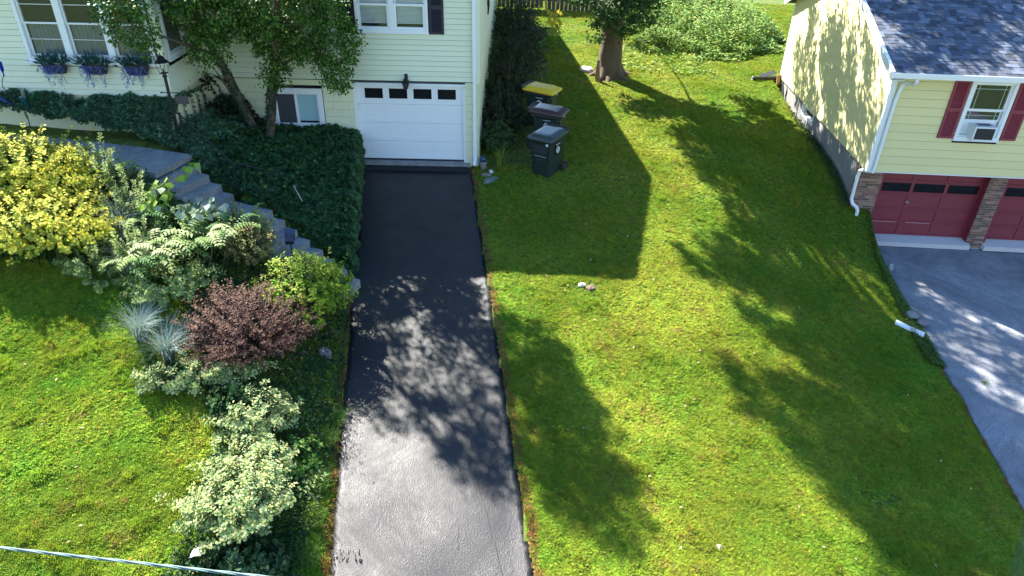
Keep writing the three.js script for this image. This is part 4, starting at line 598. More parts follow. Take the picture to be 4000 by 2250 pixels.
{ // ivy climbing the foundation by the inside corner
  const r = rngOf(41), t = thing('climbing_ivy', 'thin strands of ivy climbing the pale foundation at the inside corner', 'climbing plant', [-7.5, 1, 0.03]), iv = new Inst(GI, leafMat(0.2, 0.6)), st = [];
  const S = [[[.0, .0], [-.1, .5], [-.28, 1.02], [-.32, 1.25]], [[.25, .1], [.1, .5], [-.1, .95], [-.26, 1.2]], [[.8, .1], [.62, .5], [.3, .95], [-.2, 1.22]], [[1.2, .05], [1.1, .45], [1.25, 1.05]], [[.55, .1], [.5, .55], [.2, 1.05]]];
  for (const s of S) { const p = s.map(([x, y]) => V(x, y, .012)); st.push(limb(p, [.008, .004], 5)); const c = new THREE.CatmullRomCurve3(p), n = 70; for (let i = 0; i < n; i++) { const q = c.getPoint(r()); iv.add(q.add(V((r() - .5) * .07, (r() - .5) * .05, .02 * r())), V(r() - .5, -.6 + r() * .8, .3), V((r() - .5) * .6, .3, 1), .05, .05, .06 + .02 * r(), vary([.022, .05, .022], r, .3)); } }
  for (const z of [.3, .65, 1.0, 1.45, 1.8]) { const h = .35 + .7 * r(); for (let i = 0; i < 34; i++) iv.add(V(-.36, .35 + h * r(), z + .06 * (r() - .5)), V(.2, -.6 + r(), r() - .5), V(1, .2, r() - .5), .05, .05, .065, vary([.022, .05, .022], r, .3)); st.push(limb([V(-.37, .2, z), V(-.37, .35 + h, z + .03)], [.007, .004], 5)); }
  part('stem', st, M.stem, t); iv.build('foliage', t, 'stuff');
}
{ // low leaves over the bed soil, and the leafy patch by the back of the lawn
  const r = rngOf(51), gc = new Inst(GO, leafMat(0.35, 0.85));
  for (let i = 0; i < 52000; i++) { const x = -9.5 + 6.6 * r(), z = 4.2 + 8.2 * r(); if (!isBed(x, z)) continue; const y = T(x, z) + 0.02 + (0.14 + (z < 8.6 ? .3 : 0) * Math.max(0, .3 + n2(x * 1.2, z * 1.2))) * r() * r(); gc.add(V(x, y, z), V(r() - .5, .1 + .3 * r(), r() - .5), V((r() - .5), 1, (r() - .5)), .05 + .02 * r(), .06, .06 + .03 * r(), vary(r() < .25 ? [.09, .16, .04] : [.035, .08, .025], r, .35)); }
  tag(gc.build('bed_plants', scene, 'stuff'), 'low weedy leaves covering the soil of the flower bed');
  const lg = new Inst(GO, leafMat(0.4, 0.7));
  for (let i = 0; i < 60000; i++) { const x = 3.4 + 9.0 * r(), z = -7.2 - 14 * r(), e = n2(x * .4, z * .4); const ax = (x - 7.6) / 3.4, az = (z + 14.2) / 5.0; const d = ax * ax + az * az; if (d > 1 + .35 * e) { if (!(x < 7 && z > -10.5 && z < -4 && r() < .1)) continue; } const h = (.85 + .55 * n2(x * .9, z * .9 + 8) + .3 * n2(x * 2.6, z * 2.6)) * clamp(1.5 - 1.3 * d, 0, 1); lg.add(V(x, T(x, z) + .03 + Math.max(.05, h) * Math.sqrt(r()), z), V(r() - .5, .2 * r(), r() - .5), V((r() - .5) * 1.1, 1, (r() - .5) * 1.1), .1, .1, .12 + .07 * r(), vary(r() < .4 ? [.30, .38, .06] : [.14, .27, .04], r, .4)); }
  tag(lg.build('ground_cover', scene, 'stuff'), 'bright waist high leafy undergrowth at the back of the side yard');
  const bk = new Inst(GO, leafMat(0.3, 0.8));
  for (let i = 0; i < 9000; i++) { const z = .9 + 5.2 * r(), x = xD(z) - .42 + .44 * r(), y0 = T(x, z); bk.add(V(x, y0 + .03 + .1 * r(), z), V(.4 + r() * .4, -.3, r() - .5), V(.5, 1, (r() - .5)), .04, .05, .05 + .03 * r(), vary(r() < .3 ? [.16, .24, .03] : [.08, .17, .025], r, .4)); }
  for (let i = 0; i < 2500; i++) { const z = -6.6 + 7.6 * r(), x = 8.75 - (z - 1.35) * .061 - .03 - .3 * r() * r(); bk.add(V(x, T(x, z) + .1 * r(), z), V(r() - .5, .5, r() - .5), V(r() - .5, 1, r() - .5), .05, .05, .07, vary([.05, .10, .03], r, .3)); }
  tag(bk.build('bank_weeds', scene, 'stuff'), 'dark weeds on the little bank above the old driveway and along the concrete wall');
  const lv = new Inst(GO, mat(0xffffff, .9, { side: THREE.DoubleSide }));
  for (let i = 0; i < 420; i++) { const x = -9 + 17 * r(), z = -8 + 20 * r(); if (!isLawn(x, z) || r() < .3) continue; lv.add(V(x, T(x, z) + .055, z), V(r() - .5, .1, r() - .5), V(r() - .5, 1.5, r() - .5), .05, .05, .07, vary([.34, .26, .15], r, .4)); }
  for (let i = 0; i < 900; i++) { const x = -.6 + 1.5 * r(), z = -3.5 + 3.6 * r(); lv.add(V(x, T(x, z) + .02, z), V(r() - .5, .1, r() - .5), V(r() - .5, 1.5, r() - .5), .05, .05, .07, vary([.14, .09, .06], r, .4)); }
  tag(lv.build('fallen_leaves', scene, 'stuff'), 'dry fallen leaves scattered over lawn and bare soil');
}
// ---------- shrubs ----------
function shrub(o) {
  const r = rngOf(o.seed), t = thing(o.name, o.label, o.category || 'shrub', [o.c[0], T(o.c[0], o.c[2]) - 0.05, o.c[2]], 0, o.group), lf = new Inst(o.geo || GO, o.mat || leafMat(0.35, 0.8)), st = [];
  const [rx, ry, rz] = o.r, cy = (o.lift ?? 0.35) * ry, per = o.per || 26, L = o.leaf || 0.05, from = o.from ?? 0.4;
  for (let i = 0; i < o.shoots; i++) {
    let d = sphereDir(r); if (d.y < (o.low ?? -0.15)) d.y = -d.y * 0.6; d.normalize();
    if (o.bias) d.add(V(...o.bias).multiplyScalar(r())).normalize();
    const k = ((o.kmin ?? 0.78) + (0.98 - (o.kmin ?? 0.78)) * r() + 0.2 * n3(d.x * 1.8 + o.seed, d.y * 1.8, d.z * 1.8) + (r() < 0.12 ? 0.22 * (o.wild ?? 1) * r() : 0)), e = V(d.x * rx * k, cy + d.y * (ry - cy * (d.y > 0 ? 1 : 0.4)) * k * 1.0, d.z * rz * k), b = V(e.x * 0.15 + (r() - .5) * .1, 0, e.z * 0.15 + (r() - .5) * .1), m = V(lerp(b.x, e.x, .55), lerp(0, e.y, .68), lerp(b.z, e.z, .55));
    if (o.droop) e.y -= o.droop * r();
    const cv = new THREE.QuadraticBezierCurve3(b, m, e); if (i % (o.stemEvery || 4) === 0) st.push(limb([cv.getPoint(0), cv.getPoint(.5), cv.getPoint(.97)], [o.stemR || .008, .003], 4));
    const ax = cv.getPoint(1).sub(cv.getPoint(.8)).normalize();
    for (let j = 0; j < per; j++) {
      const q = from + (1 - from) * (1 - Math.pow(r(), 1.25)), p = cv.getPoint(q), rad = sphereDir(r); rad.addScaledVector(ax, -rad.dot(ax)).normalize();
      const dir = ax.clone().multiplyScalar(o.along ?? 0.55).add(rad), nn = ax.clone().add(V(0, o.upN ?? 0.7, 0)).addScaledVector(rad, .2 * (r() - .5));
      const sz = L * (0.7 + 0.6 * r()) * (o.taper ? 1.15 - 0.55 * q : 1);
      p.addScaledVector(rad, (o.spread ?? 0.02) * r()); if (p.y < 0.02) p.y = 0.02 + .03 * r();
      lf.add(p, dir, nn, sz * (o.wide || 1), sz, sz, vary(o.col(q, d, r), r, o.var ?? 0.25));
    }
  }
  part('stem', st, o.stemMat || M.stem, t); lf.build('foliage', t, 'stuff'); return t;
}
const pick = (a, r) => a[Math.floor(r() * a.length)];
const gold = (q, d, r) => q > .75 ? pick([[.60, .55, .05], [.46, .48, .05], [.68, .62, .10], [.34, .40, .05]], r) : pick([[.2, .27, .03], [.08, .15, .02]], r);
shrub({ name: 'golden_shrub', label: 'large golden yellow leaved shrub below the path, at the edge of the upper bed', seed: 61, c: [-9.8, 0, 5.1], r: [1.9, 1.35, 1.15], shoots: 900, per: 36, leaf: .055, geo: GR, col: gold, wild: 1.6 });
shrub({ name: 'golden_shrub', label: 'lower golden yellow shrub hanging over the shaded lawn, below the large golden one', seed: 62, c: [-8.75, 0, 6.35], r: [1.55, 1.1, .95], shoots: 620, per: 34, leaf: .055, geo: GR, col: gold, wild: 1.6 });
const spire = (q, d, r) => pick([[.33, .40, .15], [.20, .31, .08], [.40, .45, .20], [.26, .37, .06]], r);
[[-8.0, 5.1, 1.35, 56, 'tall pale leafy spires beside the golden shrub with tips over the path'], [-7.4, 5.5, 1.3, 56, 'pale leafy spires between the golden shrub and the broad leaved vine'], [-6.95, 6.5, 1.1, 52, 'short pale leafy spires beside the fern like fronds'], [-7.6, 6.85, .85, 36, 'low pale leafy spires under the golden shrub at the lawn edge']].forEach(([x, z, h, n, label], k) => shrub({ name: 'spire_plant', label, category: 'leafy plant', group: 'pale leafy spires in the upper bed', seed: 70 + k, c: [x, 0, z], r: [.72, h, .6], lift: .05, low: .45, shoots: n, per: 110, from: .3, leaf: .07, geo: GN, wide: 1.3, along: .7, col: spire, taper: true, stemEvery: 1, stemMat: M.greenStem, spread: .03 }));
shrub({ name: 'leafy_shrub', label: 'soft green shrub under the broad leaved vine beside the concrete steps', seed: 84, c: [-6.15, 0, 5.75], r: [.95, .85, .75], shoots: 260, per: 30, leaf: .055, col: (q, d, r) => pick([[.2, .3, .08], [.12, .22, .05], [.3, .38, .14]], r) });
shrub({ name: 'leafy_shrub', label: 'pale green shrub between the leafy spires and the feathery fronds', seed: 85, c: [-6.3, 0, 6.9], r: [.95, .65, .85], shoots: 240, per: 30, leaf: .055, geo: GN, wide: 1.6, col: spire });
shrub({ name: 'cream_sprig_shrub', label: 'cream flecked shrub at the side of the upper steps behind the lime shrub', seed: 86, c: [-5.5, 0, 5.35], r: [.75, .8, .5], shoots: 150, per: 40, leaf: .042, geo: GR, col: (q, d, r) => q > .7 ? pick([[.5, .5, .2], [.3, .36, .1]], r) : [.12, .18, .05] });
shrub({ name: 'mixed_shrub', label: 'small brownish green shrub between the fern fronds and the solar spotlight', seed: 81, c: [-5.2, 0, 5.8], r: [.7, .9, .6], shoots: 190, per: 30, leaf: .05, col: (q, d, r) => pick([[.2, .2, .05], [.25, .17, .07], [.1, .16, .04], [.35, .33, .12]], r) });
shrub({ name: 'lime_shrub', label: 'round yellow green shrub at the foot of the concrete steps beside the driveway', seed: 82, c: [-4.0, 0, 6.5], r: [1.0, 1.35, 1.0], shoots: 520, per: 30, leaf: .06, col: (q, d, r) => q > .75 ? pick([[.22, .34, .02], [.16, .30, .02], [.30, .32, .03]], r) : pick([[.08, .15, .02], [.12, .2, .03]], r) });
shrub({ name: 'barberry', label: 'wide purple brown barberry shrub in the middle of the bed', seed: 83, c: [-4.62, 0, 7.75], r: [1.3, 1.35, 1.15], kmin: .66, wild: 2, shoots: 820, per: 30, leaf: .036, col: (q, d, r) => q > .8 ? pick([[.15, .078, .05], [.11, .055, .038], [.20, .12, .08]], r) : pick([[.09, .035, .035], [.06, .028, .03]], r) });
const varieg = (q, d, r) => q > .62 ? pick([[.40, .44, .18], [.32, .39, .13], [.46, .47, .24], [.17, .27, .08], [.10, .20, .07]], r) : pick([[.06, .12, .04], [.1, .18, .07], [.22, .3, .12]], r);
const EU = { name: 'variegated_euonymus', group: 'cream variegated euonymus bushes along the bed', geo: GR, leaf: .042, col: varieg, per: 95, from: .22, spread: .07, wild: 2.5, kmin: .55, along: .35 };
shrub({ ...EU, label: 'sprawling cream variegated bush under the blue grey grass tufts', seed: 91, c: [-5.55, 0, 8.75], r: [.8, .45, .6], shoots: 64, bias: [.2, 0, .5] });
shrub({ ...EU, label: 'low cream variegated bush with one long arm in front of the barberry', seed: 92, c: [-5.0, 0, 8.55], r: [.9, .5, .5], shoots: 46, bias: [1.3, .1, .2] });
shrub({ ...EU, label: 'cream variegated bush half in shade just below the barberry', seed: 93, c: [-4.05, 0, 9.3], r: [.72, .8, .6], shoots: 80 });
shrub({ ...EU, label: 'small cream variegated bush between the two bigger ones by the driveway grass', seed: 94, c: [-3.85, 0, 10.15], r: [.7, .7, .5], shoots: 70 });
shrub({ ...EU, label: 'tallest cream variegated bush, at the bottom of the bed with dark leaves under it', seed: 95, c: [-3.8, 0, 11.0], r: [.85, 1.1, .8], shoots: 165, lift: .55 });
// leafy weeds under and beside those bushes
shrub({ name: 'broadleaf_weed', label: 'dark broad leaved weeds below the tallest variegated bush', category: 'weed', seed: 96, c: [-3.6, 0, 11.65], r: [.65, .45, .35], shoots: 60, per: 14, leaf: .1, geo: GR, col: (q, d, r) => pick([[.04, .09, .03], [.07, .13, .05]], r) });
shrub({ name: 'broadleaf_weed', label: 'bright broad leaved weeds between the variegated bushes and the driveway grass', category: 'weed', seed: 97, c: [-3.4, 0, 9.75], r: [.4, .4, .4], shoots: 45, per: 14, leaf: .09, col: (q, d, r) => pick([[.1, .22, .03], [.16, .28, .06]], r) });
shrub({ name: 'broadleaf_weed', label: 'shaded broad leaved weeds between barberry and the half shaded variegated bush', category: 'weed', seed: 98, c: [-4.65, 0, 8.95], r: [.5, .35, .35], shoots: 45, per: 12, leaf: .09, geo: GR, col: (q, d, r) => pick([[.05, .12, .03], [.08, .16, .04]], r) });
{ // blue flowering clump at the foot of the lamp post
  const t = shrub({ name: 'blue_flowers', label: 'clump of blue flowers at the foot of the black lamp post', category: 'flowers', seed: 99, c: [-7.85, 0, 2.55], r: [.32, .32, .26], shoots: 50, per: 26, leaf: .035, col: (q, d, r) => q > .6 ? pick(blueC, r) : [.05, .12, .1] });
}
// the overgrown strip along the side wall of the green house
const darkLeaf = (q, d, r) => r() < .08 ? [.09, .12, .04] : pick([[.026, .045, .018], [.035, .055, .02], [.05, .06, .025]], r);
[[-.15, -12.2, 1.1, 1.3, 1.5, 'dark overgrown shrub by the back fence, at the far end of the wall strip'], [.05, -9.4, 1.2, 1.35, 1.4, 'dark overgrown shrub against the side wall, second from the back fence'], [-.05, -6.7, 1.15, 1.3, 1.4, 'dark overgrown shrub against the side wall, just behind the yellow lidded bin'], [-.25, -4.2, .95, 1.35, 1.1, 'dark twiggy shrub with dry stems against the wall beside the yellow lidded bin'], [-.35, -2.3, .75, 1.2, .8, 'dark twiggy shrub against the wall beside the brown lidded bin'], [-.5, -.95, .5, .85, .5, 'leafy green shrub at the corner nearest the downpipe']].forEach(([x, z, a, h, b, label], k) => shrub({ name: 'wall_shrub', label, group: 'shrubs along the side wall', seed: 110 + k, c: [x, 0, z], r: [a, h, b], shoots: 210, per: 24, leaf: .075, col: k === 5 ? (q, d, r) => pick([[.05, .1, .03], [.08, .14, .04]], r) : darkLeaf, wild: 2, stemEvery: 3, stemMat: k > 2 ? mat(lin(.13, .09, .05), .9) : M.stem }));
// ---------- blade-leaved tufts ----------
function tuft(o) { const r = rngOf(o.seed), t = thing(o.name, o.label, o.category || 'grass tuft', [o.c[0], T(o.c[0], o.c[1]), o.c[1]], 0, o.group), P = [], I = []; for (let i = 0; i < o.n; i++) { const a = r() * 2 * PI, l = o.len * (.6 + .5 * r()), lean = o.lean * (.2 + .9 * r()), w = o.w * (.7 + .6 * r()), k = P.length / 3, x0 = (r() - .5) * o.base, z0 = (r() - .5) * o.base, N = 4; for (let j = 0; j <= N; j++) { const q = j / N, out = Math.sin(q * lean) / Math.max(lean, .05) * l * Math.sin(lean) * q, up = l * q * Math.cos(lean * q * .9), ww = w * (1 - q * .9); P.push(x0 + Math.cos(a) * out - Math.sin(a) * ww, up, z0 + Math.sin(a) * out + Math.cos(a) * ww, x0 + Math.cos(a) * out + Math.sin(a) * ww, up + .003, z0 + Math.sin(a) * out - Math.cos(a) * ww); if (j < N) { const b = k + j * 2; I.push(b, b + 1, b + 2, b + 1, b + 3, b + 2); } } } part('blades', rawGeo(P, I), o.mat, t); return t; }
const blueGrass = leafMat(.25, .7); blueGrass.color = lin(.30, .38, .33); const spiky = leafMat(.35, .8); spiky.color = lin(.22, .30, .04); const lush = leafMat(.4, .9); lush.color = lin(.12, .22, .03);
tuft({ name: 'blue_grass_tuft', label: 'blue grey spiky grass tuft nearest the lawn, above the sprawling variegated bush', group: 'blue grey grass tufts', seed: 121, c: [-6.35, 8.1], n: 260, len: .8, lean: 1.1, w: .006, base: .16, mat: blueGrass });
tuft({ name: 'blue_grass_tuft', label: 'blue grey spiky grass tuft with pale splayed stems beside the barberry', group: 'blue grey grass tufts', seed: 122, c: [-5.8, 8.4], n: 260, len: .8, lean: 1.2, w: .006, base: .14, mat: blueGrass });
tuft({ name: 'blue_grass_tuft', label: 'long blue grey grass spilling out between golden shrub and fronds', group: 'blue grey grass tufts', seed: 123, c: [-7.45, 5.95], n: 200, len: .95, lean: 1.2, w: .006, base: .2, mat: blueGrass });
tuft({ name: 'blue_grass_tuft', label: 'blue grey grass under the fern like fronds at the lawn edge', group: 'blue grey grass tufts', seed: 124, c: [-7.0, 6.75], n: 150, len: .8, lean: 1.25, w: .006, base: .2, mat: blueGrass });
tuft({ name: 'daylily', label: 'arching strap leaved plant at the corner of the green house', category: 'plant', seed: 125, c: [-.42, -.02], n: 46, len: .62, lean: 1.25, w: .011, base: .12, mat: spiky });
tuft({ name: 'driveway_weed', label: 'small green weed tuft growing in the middle of the old driveway', category: 'weed', seed: 126, c: [9.72, 6.53], n: 70, len: .16, lean: 1.3, w: .006, base: .12, mat: lush });
tuft({ name: 'driveway_weed', label: 'green weed tuft at the outer side of the old driveway', category: 'weed', seed: 127, c: [10.75, 6.95], n: 70, len: .16, lean: 1.3, w: .006, base: .12, mat: lush });
[[-3.02, 9.3, 'long grass tuft hanging at the driveway edge by the bright broad leaved weeds'], [-2.98, 10.1, 'long grass tuft at the driveway edge beside the tallest variegated bush'], [-2.9, 10.75, 'long grass tuft at the driveway edge just below the tallest variegated bush'], [-3.0, 8.75, 'long grass tuft at the driveway edge level with the half shaded variegated bush'], [-2.86, 11.35, 'lowest long grass tuft at the driveway edge']].forEach(([x, z, label], k) => tuft({ name: 'edge_grass_tuft', label, group: 'long grass along the driveway edge', seed: 130 + k, c: [x, z], n: 190, len: .3, lean: 1.2, w: .004, base: .32, mat: lush }));
// ---------- fern-like fronds and the broad leaved vine: each frond, each large leaf by itself ----------
{
  const r = rngOf(141), t = thing('feathery_sapling', 'sapling with long feathery fronds in the middle of the upper bed', 'sapling', [-6.15, T(-6.15, 6.55), 6.55]), fm = [[.26, .34, .11], [.17, .27, .06], [.36, .41, .18], [.07, .18, .03]].map((c) => { const m = leafMat(.35, .65); m.color = lin(...c); return m; }), st = [];
  for (let s = 0; s < 15; s++) {
    const sx = -.95 + 1.9 * ((s * .382) % 1) + (r() - .5) * .2, sz = -.55 + 1.35 * ((s * .618) % 1), h = .55 + .45 * r() - .12 * sz, g0 = T(-6.15 + sx * .8, 6.55 + sz * .8) - T(-6.15, 6.55);
    st.push(limb([V(sx * .7, g0, sz * .7), V(sx * .9, g0 + h * .6, sz * .9), V(sx, g0 + h, sz)], [.012, .006], 5));
    for (let f = 0; f < 3; f++) {
      const a = (r() < .5 ? 0 : PI) + (r() - .5) * 1.7 + (r() < .25 ? PI / 2 : 0), l = .42 + .25 * r(), up = .2 + .3 * r(), y0 = g0 + h * (.8 + .2 * r()), P = [], I = [];
      const leaf = (p, d, n, ln, w) => { const x = n.clone().cross(d).normalize(), k = P.length / 3, q = (u, v, o) => { const e = p.clone().addScaledVector(d, u * ln).addScaledVector(x, v * w).addScaledVector(n, o); P.push(e.x, e.y, e.z); }; q(0, 0, 0); q(.4, -.5, .008); q(.4, .5, .008); q(1, 0, -.012); q(.4, 0, 0); I.push(k, k + 4, k + 1, k, k + 2, k + 4, k + 1, k + 4, k + 3, k + 4, k + 2, k + 3); };
      for (let j = 1; j <= 10; j++) { const q = j / 10, out = l * q, y = up * Math.sin(q * 2.1) * l - .1 * q * q, p = V(sx + Math.cos(a) * out, y0 + y, sz + Math.sin(a) * out), along = V(Math.cos(a), .1, Math.sin(a)), side = V(-Math.sin(a), 0, Math.cos(a)); for (const s2 of [1, -1]) leaf(p, side.clone().multiplyScalar(s2).addScaledVector(along, .45).add(V(0, -.2 - .25 * r(), 0)).normalize(), V(0, 1, 0).addScaledVector(side, s2 * -.2), (.13 + .04 * r()) * (1.05 - .5 * q), .05); }
      part('frond', rawGeo(P, I), fm[Math.floor(r() * 4)], t);
    }
  }
  part('stem', st, M.greenStem, t);
}
{
  const r = rngOf(151), t = thing('broadleaf_vine', 'vine with large heart shaped leaves, some lime green, climbing over the upper bed', 'vine', [-6.75, T(-6.75, 5.2), 5.2]), lg = [leafGeo(1.0, .1, .1, .35), leafGeo(1.1, .04, .16, .33)], lm = [[.22, .38, .03], [.3, .42, .06], [.34, .42, .27], [.42, .47, .36], [.09, .2, .06]].map((c) => { const m = leafMat(.4, .6); m.color = lin(...c); return m; }), st = [], q = new THREE.Matrix4();
  const S = [[[0, 0, 0], [.1, .5, .1], [-.1, .75, .35], [.25, .95, -.1], [.4, 1.0, -.35]], [[.1, 0, .2], [-.1, .5, .4], [-.1, .62, .75]], [[.3, 0, .2], [.7, .5, .35], [1.0, .55, .5], [1.25, .45, .65]], [[0, 0, .3], [.45, .45, .5], [.75, .5, .75], [.95, .35, .9]]];
  S.forEach((s, k) => { const p = s.map((v) => V(...v)), c = new THREE.CatmullRomCurve3(p); st.push(limb(p, [.012, .006], 5)); const n = [40, 34, 36, 34][k]; for (let i = 0; i < n; i++) { const e = c.getPoint(.25 + .75 * r()).add(V((r() - .5) * .34, .1 * r(), (r() - .5) * .34)), o = part('leaf', lg[Math.floor(r() * 2)], lm[k < 2 ? (r() < .75 ? Math.floor(r() * 2) : 2) : 2 + Math.floor(r() * 2.6)], t), sz = .12 + .07 * r(); o.position.copy(e); o.lookAt(o.position.clone().add(t.position).add(V((r() - .5) * 1.4, -.25 - .5 * r(), .4 + r() - .6))); o.rotateZ((r() - .5) * .9); o.scale.setScalar(sz); } });
  part('stem', st, M.greenStem, t);
}
// ---------- trees ----------
// a crown: lobes [x, y, z, rx, ry, rz] of leaf clumps; leaves gathered in sprays so that light falls through between them
function crown(inst, lobes, per, leaf, col, r, spray = 0.22, gap = 0.15) {
  for (const [x, y, z, a, b, c, f = 1] of lobes) {
    const n = Math.round(1.15 * per * a * (a + b + c) / 3 * f / 22), seed = x * 3.1 + z;
    for (let i = 0; i < n; i++) {
      const d = sphereDir(r), q = 0.35 + 0.65 * Math.cbrt(r()); const w = 1 + 0.22 * n3(d.x * 2 + seed, d.y * 2, d.z * 2);
      const p = V(x + d.x * a * q * w, y + d.y * b * q * w, z + d.z * c * q * w);
      if (n3(p.x * 1.5, p.y * 1.5, p.z * 1.5) > 0.62 - gap) continue;
      for (let k = 0; k < 22; k++) { const e = p.clone().add(V((r() + r() - 1) * spray, (r() + r() - 1) * spray * .75, (r() + r() - 1) * spray)), s = leaf * (.75 + .5 * r()); inst.add(e, sphereDir(r).add(V(0, -.35, 0)).addScaledVector(d, .4), sphereDir(r).multiplyScalar(.7).add(V(0, 1, 0)).addScaledVector(d, .25), s, s, s, vary(col(r), r, .22)); }
    }
  }
}
{ // twin-stemmed pear tree in front of the green house
  const r = rngOf(171), b = V(-6.38, .75, .95), t = thing('pear_tree', 'twin stemmed dark leaved tree growing in front of the green house beside the basement window', 'tree', b.toArray()), L = (x, y, z) => V(x - b.x, y - b.y, z - b.z);
  const P = [];
  part('trunk', [limb([L(-6.45, .55, .95), L(-6.5, 1.0, .93), L(-6.78, 1.95, .9), L(-7.0, 2.75, 1.0), L(-7.2, 3.5, 1.2), L(-7.1, 5.2, 1.5), L(-6.7, 7, 1.9)], [.15, .105, .088, .08, .07, .055, .03], 12, .12, 1), limb([L(-6.25, .55, .97), L(-6.12, 1.0, .95), L(-5.95, 1.8, .9), L(-5.78, 2.5, .9), L(-5.6, 3.4, 1.0), L(-5.2, 5, 1.2), L(-4.9, 7, 1.7)], [.15, .11, .095, .088, .08, .06, .03], 12, .12, 2)], M.bark, t);
  const br = [[[-6.7, 1.75, .92], [-6.95, 2.2, 1.05], [-7.1, 2.6, 1.15]], [[-7.05, 2.9, 1.0], [-7.5, 3.4, 1.9], [-8.0, 3.9, 2.7]], [[-5.78, 2.5, .9], [-5.2, 2.9, .9], [-4.4, 3.1, .9]], [[-5.6, 3.4, 1], [-5, 4, 1], [-4.4, 4.5, 1]], [[-7.2, 3.5, 1.2], [-6.9, 4.3, 1.3], [-6.4, 5, 1.6]], [[-5.2, 5, 1.2], [-4.6, 6, 1.5], [-4.3, 7, 2.1]], [[-7.1, 5.2, 1.5], [-6.9, 5.6, 1.2], [-7.2, 6.2, 1.4]], [[-6.7, 6.4, 1.8], [-6, 6.6, 2.3], [-5.6, 6.9, 2.5]]];
  for (const s of br) part('branch', [limb(s.map((p) => L(...p)), [.045, .03, .012], 7, .1)], M.bark, t);
  const lf = new Inst(leafGeo(.78, .07, .1, .45), leafMat(.3, .55)), pearC = (r) => r() < .08 ? [.24, .32, .05] : pick([[.07, .155, .02], [.095, .19, .025], [.055, .13, .025]], r);
  const lobes = [[-8.1, 4.1, 2.75, .6, .6, .42], [-7.75, 3.5, 2.75, .26, .26, .25], [-7.05, 3.2, 1.5, .45, .5, .42], [-6.8, 4.0, 1.4, .85, .75, .65], [-7.3, 4.3, 1.9, .5, .45, .4], [-6.3, 4.15, 1.2, .8, .75, .6], [-5.8, 2.75, .95, .38, .6, .36], [-5.72, 3.4, .95, .6, .5, .45], [-5.4, 4.1, 1.0, 1.05, .75, .8], [-4.95, 3.15, .9, .5, .4, .4], [-4.35, 3.15, .9, .62, .62, .5], [-4.3, 2.55, .9, .42, .42, .4], [-4.0, 3.5, .95, .4, .4, .35], [-4.6, 4.2, 1.0, .75, .6, .65],
    [-5.1, 4.9, .95, .75, .65, .65], [-4.2, 5.8, 1.3, .85, .7, .75, 1.7], [-6.7, 5.9, 2.0, .85, .75, .75], [-5.7, 6.5, 2.4, .9, .75, .8], [-4.5, 7.1, 2.1, .85, .75, .75, 1.8], [-4.5, 7.6, 2.6, .65, .55, .6, 1.8], [-5.3, 5.75, 1.3, .85, .7, .75], [-6.9, 5.3, 1.0, .75, .65, .65], [-4.4, 6.6, 1.6, .8, .7, .7, 1.8], [-3.85, 6.5, 1.9, .5, .5, .5, 1.7], [-6.0, 7.2, 2.3, .6, .55, .55]].map(([x, y, z, ...q]) => [x - b.x, y - b.y, z - b.z, ...q]);
  crown(lf, lobes.slice(0, 14), 5200, .074, pearC, r, .2, .25); crown(lf, lobes.slice(14), 4300, .074, pearC, r, .2, .3);
  lf.build('crown', t, 'stuff');
  const iv = new Inst(GI, leafMat(.2, .6)); // ivy up both stems
  for (let i = 0; i < 900; i++) { const k = r() < .5, h = Math.pow(r(), .8), x = k ? lerp(-6.5, -7.05, h) : lerp(-6.15, -5.72, h), y = lerp(1.0, 2.9, h), z = lerp(.95, .95, h), a = r() * 2 * PI, q = .09 + .03 * r(); iv.add(L(x + Math.cos(a) * q, y, z + Math.sin(a) * q), V(Math.cos(a) * .4, -.8, Math.sin(a) * .4), V(Math.cos(a), .4, Math.sin(a)), .06, .06, .07, vary([.024, .052, .024], r, .3)); }
  iv.build('ivy', t, 'stuff');
}
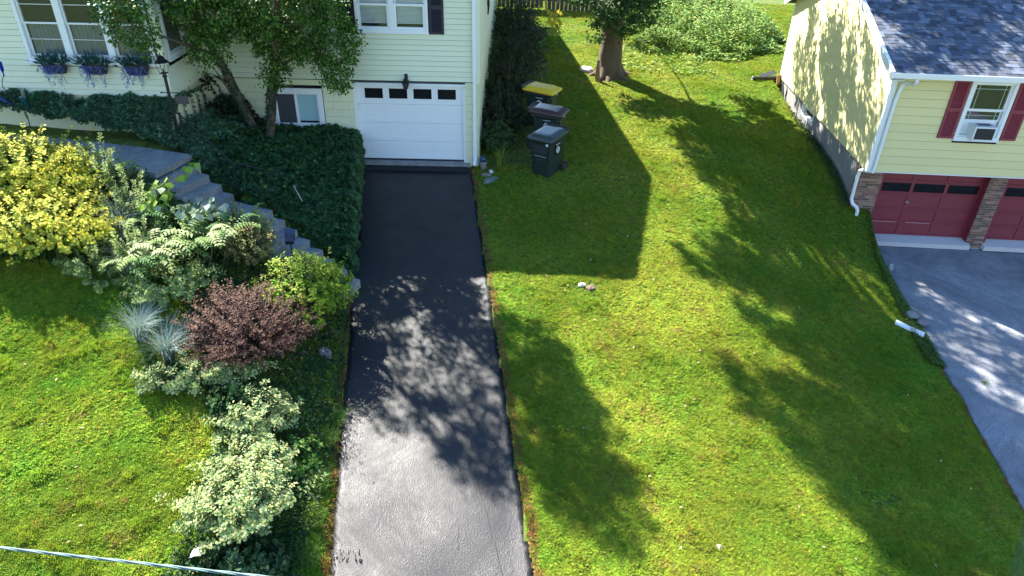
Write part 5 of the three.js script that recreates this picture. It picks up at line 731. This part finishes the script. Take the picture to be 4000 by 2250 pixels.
{ // big maple in the side yard
  const r = rngOf(181), b = V(3.22, .45, -6.9), t = thing('maple_tree', 'big maple with a thick furrowed trunk and flared roots in the side yard', 'tree', b.toArray()), L = (x, y, z) => V(x - b.x, y - b.y, z - b.z);
  part('trunk', [limb([L(3.25, .2, -6.85), L(3.22, .55, -6.9), L(3.2, 1.0, -6.9), L(3.2, 1.9, -6.9), L(3.18, 3.2, -6.9), L(3.0, 4.5, -6.7)], [.62, .5, .40, .35, .33, .3], 28, .09, 3)], M.bark, t);
  for (const [x, z, h] of [[2.55, -6.75, .25], [2.75, -6.25, .28], [3.1, -6.2, .22], [3.75, -6.35, .3], [3.95, -6.9, .22]]) part('root', [limb([L(lerp(x, 3.22, .75), .95, lerp(z, -6.9, .75)), L(lerp(x, 3.22, .42), .62, lerp(z, -6.9, .42)), L(x, T(x, z) - .02, z), L(lerp(x, 3.22, -.35), T(x, z) - .14, lerp(z, -6.9, -.35))], [.2, .15, .09, .03], 9, .15, x)], M.bark, t);
  part('root', [limb([L(2.75, .5, -6.2), L(2.72, .95, -6.28), L(2.74, 1.2, -6.32)], [.09, .07, .05], 8, .2, 4)], mat(lin(.2, .13, .06), .95), t, 'broken stub of brown wood beside the trunk');
  const G = (gx, gz, gy, s) => [gx - .449 * s, gy + .690 * s, gz - .572 * s];
  const low = [[2.75, 2.75, -6.1, .42, .5, .4], [3.3, 3.0, -6.2, .5, .5, .45], [3.95, 2.85, -6.2, .65, .6, .5], [3.45, 2.3, -5.95, .3, .42, .3], [2.7, 2.25, -6.0, .28, .33, .28], [4.5, 3.3, -6.4, .5, .5, .5], [1.9, 3.35, -6.3, .5, .35, .4]];
  // the lower, outer crown: clumps whose shade makes the leafy band across the side lawn
  const S = [], LX = [[-3.2, 5.2], [-1.5, 5.1], [0, 5.3], [1.5, 5.7], [2.6, 5.7], [3.3, 4.7], [3.8, 4.3], [4.5, 5.3], [5.3, 4.9], [6.1, 4.5], [6.7, 6.2], [7.2, 5.4], [7.6, 4.6], [8.4, 4.9], [9.4, 4.7], [10, 4.9], [11.2, 5.6], [12.6, 6.4]];
  for (let z = -2.9; z < 12.7; z += .62) for (let x = 4; x < 9.6; x += .68) {
    const gx = x + (r() - .5) * .4, gz = z + (r() - .5) * .4; let k = 1; while (k < LX.length - 1 && LX[k][0] < gz) k++; const lx = lerp(LX[k - 1][1], LX[k][1], clamp((gz - LX[k - 1][0]) / (LX[k][0] - LX[k - 1][0]), 0, 1));
    if (gx < lx + .12 || ((gx - 7.3) / 1.15) ** 2 + ((gz - 3.2) / .8) ** 2 < 1 || Math.abs((gx - 8.2) - (gz - 2.6) * .4) < .62 && gz > 2.0 && gz < 5.0 || ((gx - 5.6) / 1.1) ** 2 + ((gz - 6.9) / .62) ** 2 < 1 || ((gx - 5.2) / .9) ** 2 + ((gz - 5.0) / .4) ** 2 < 1 || n2(gx * .75 + 3, gz * .75) > .42 + .3 * (gx - lx > 1.6 ? 1 : 0)) continue;
    S.push([gx, gz, T(gx, gz), 8 + (gz + 3) * .78 + 1.6 * r(), .42 + .2 * r()]);
  }
  S.push(
    [9, -2.2, 1.6, 6, .75], [9, -.2, 2.0, 7, .8], [9.1, -4.0, .9, 6.2, .75], [9.2, -4.9, 2.4, 5.6, .6], [10.2, .2, 3.4, 7.5, .9], [11.9, .3, 3.4, 9, 1.1], [11.4, -1.5, 4, 8, 1.0], [13, -1, 4, 9.5, 1.1], [10.5, 4.6, -1.9, 14, 1.0], [10.7, 6.6, -2, 16, .55], [12.3, 6.2, -2, 16, .8], [13.2, 8.8, -2, 18, .9], [10.4, 9.4, -2, 18, .75], [11.8, 10.8, -2, 19, 1.0], [13.6, 4.6, -2, 15, 1.0], [10.6, 11.8, -2, 20, .9], [5.2, -10, .8, 6, .7], [8.95, -1.2, .9, 6.4, .7], [9.05, -3.1, 2.3, 6, .7], [9, .4, .8, 7.4, .6], [9.0, -2.0, 2.6, 6.4, .6], [9.1, -5.6, 1.4, 6, .5]);
  const lobes = [...low, ...S.map(([x, z, y, s, q]) => [...G(x, z, y, s), q, q * .75, q])].map(([x, y, z, ...q]) => [x - b.x, y - b.y, z - b.z, ...q]);
  const bs = []; for (const [x, y, z] of lobes.slice(low.length)) { const s = V(0, 3.6, 0).lerp(V(x, y, z), .12), m = V(x * .5, lerp(4, y, .6), z * .5); bs.push([s, m, V(x, y, z)]); }
  for (const s of bs) part('branch', [limb(s, [.04, .025, .01], 5, .1)], M.bark, t);
  for (const [x, y, z] of lobes.slice(0, low.length)) part('branch', [limb([V(0, 3.1, 0), V(x * .5, 3.2, z * .5), V(x, y, z)], [.05, .03, .01], 6, .1)], M.bark, t);
  const lf = new Inst(GI, leafMat(.3, .7)); crown(lf, lobes, 1900, .13, (r) => pick([[.05, .11, .025], [.07, .14, .03], [.09, .16, .04]], r), r, .3, .2);
  lf.build('crown', t, 'stuff');
  const yl = new Inst(GI, leafMat(.45, .9)); const yb = L(1.2, 2.45, -6.4); for (let i = 0; i < 60; i++) { const q = r(); yl.add(V(yb.x + (r() - .5) * .42, yb.y + .35 - .75 * q, yb.z + (r() - .5) * .2), V(r() - .5, -1, r() - .2), V(r() - .5, .4, 1), .13, .13, .15, vary(q < .6 ? [.5, .42, .05] : [.26, .32, .05], r)); } yl.build('yellow_foliage', t, 'stuff'); part('branch', [limb([L(3.1, 4.0, -6.8), L(2.2, 3.6, -6.6), L(1.35, 3.1, -6.45), L(1.2, 2.5, -6.4)], [.05, .03, .014, .006], 6)], M.bark, t);
}
for (const o of [sun]) o.castShadow = true;
renderer.render(scene, camera);
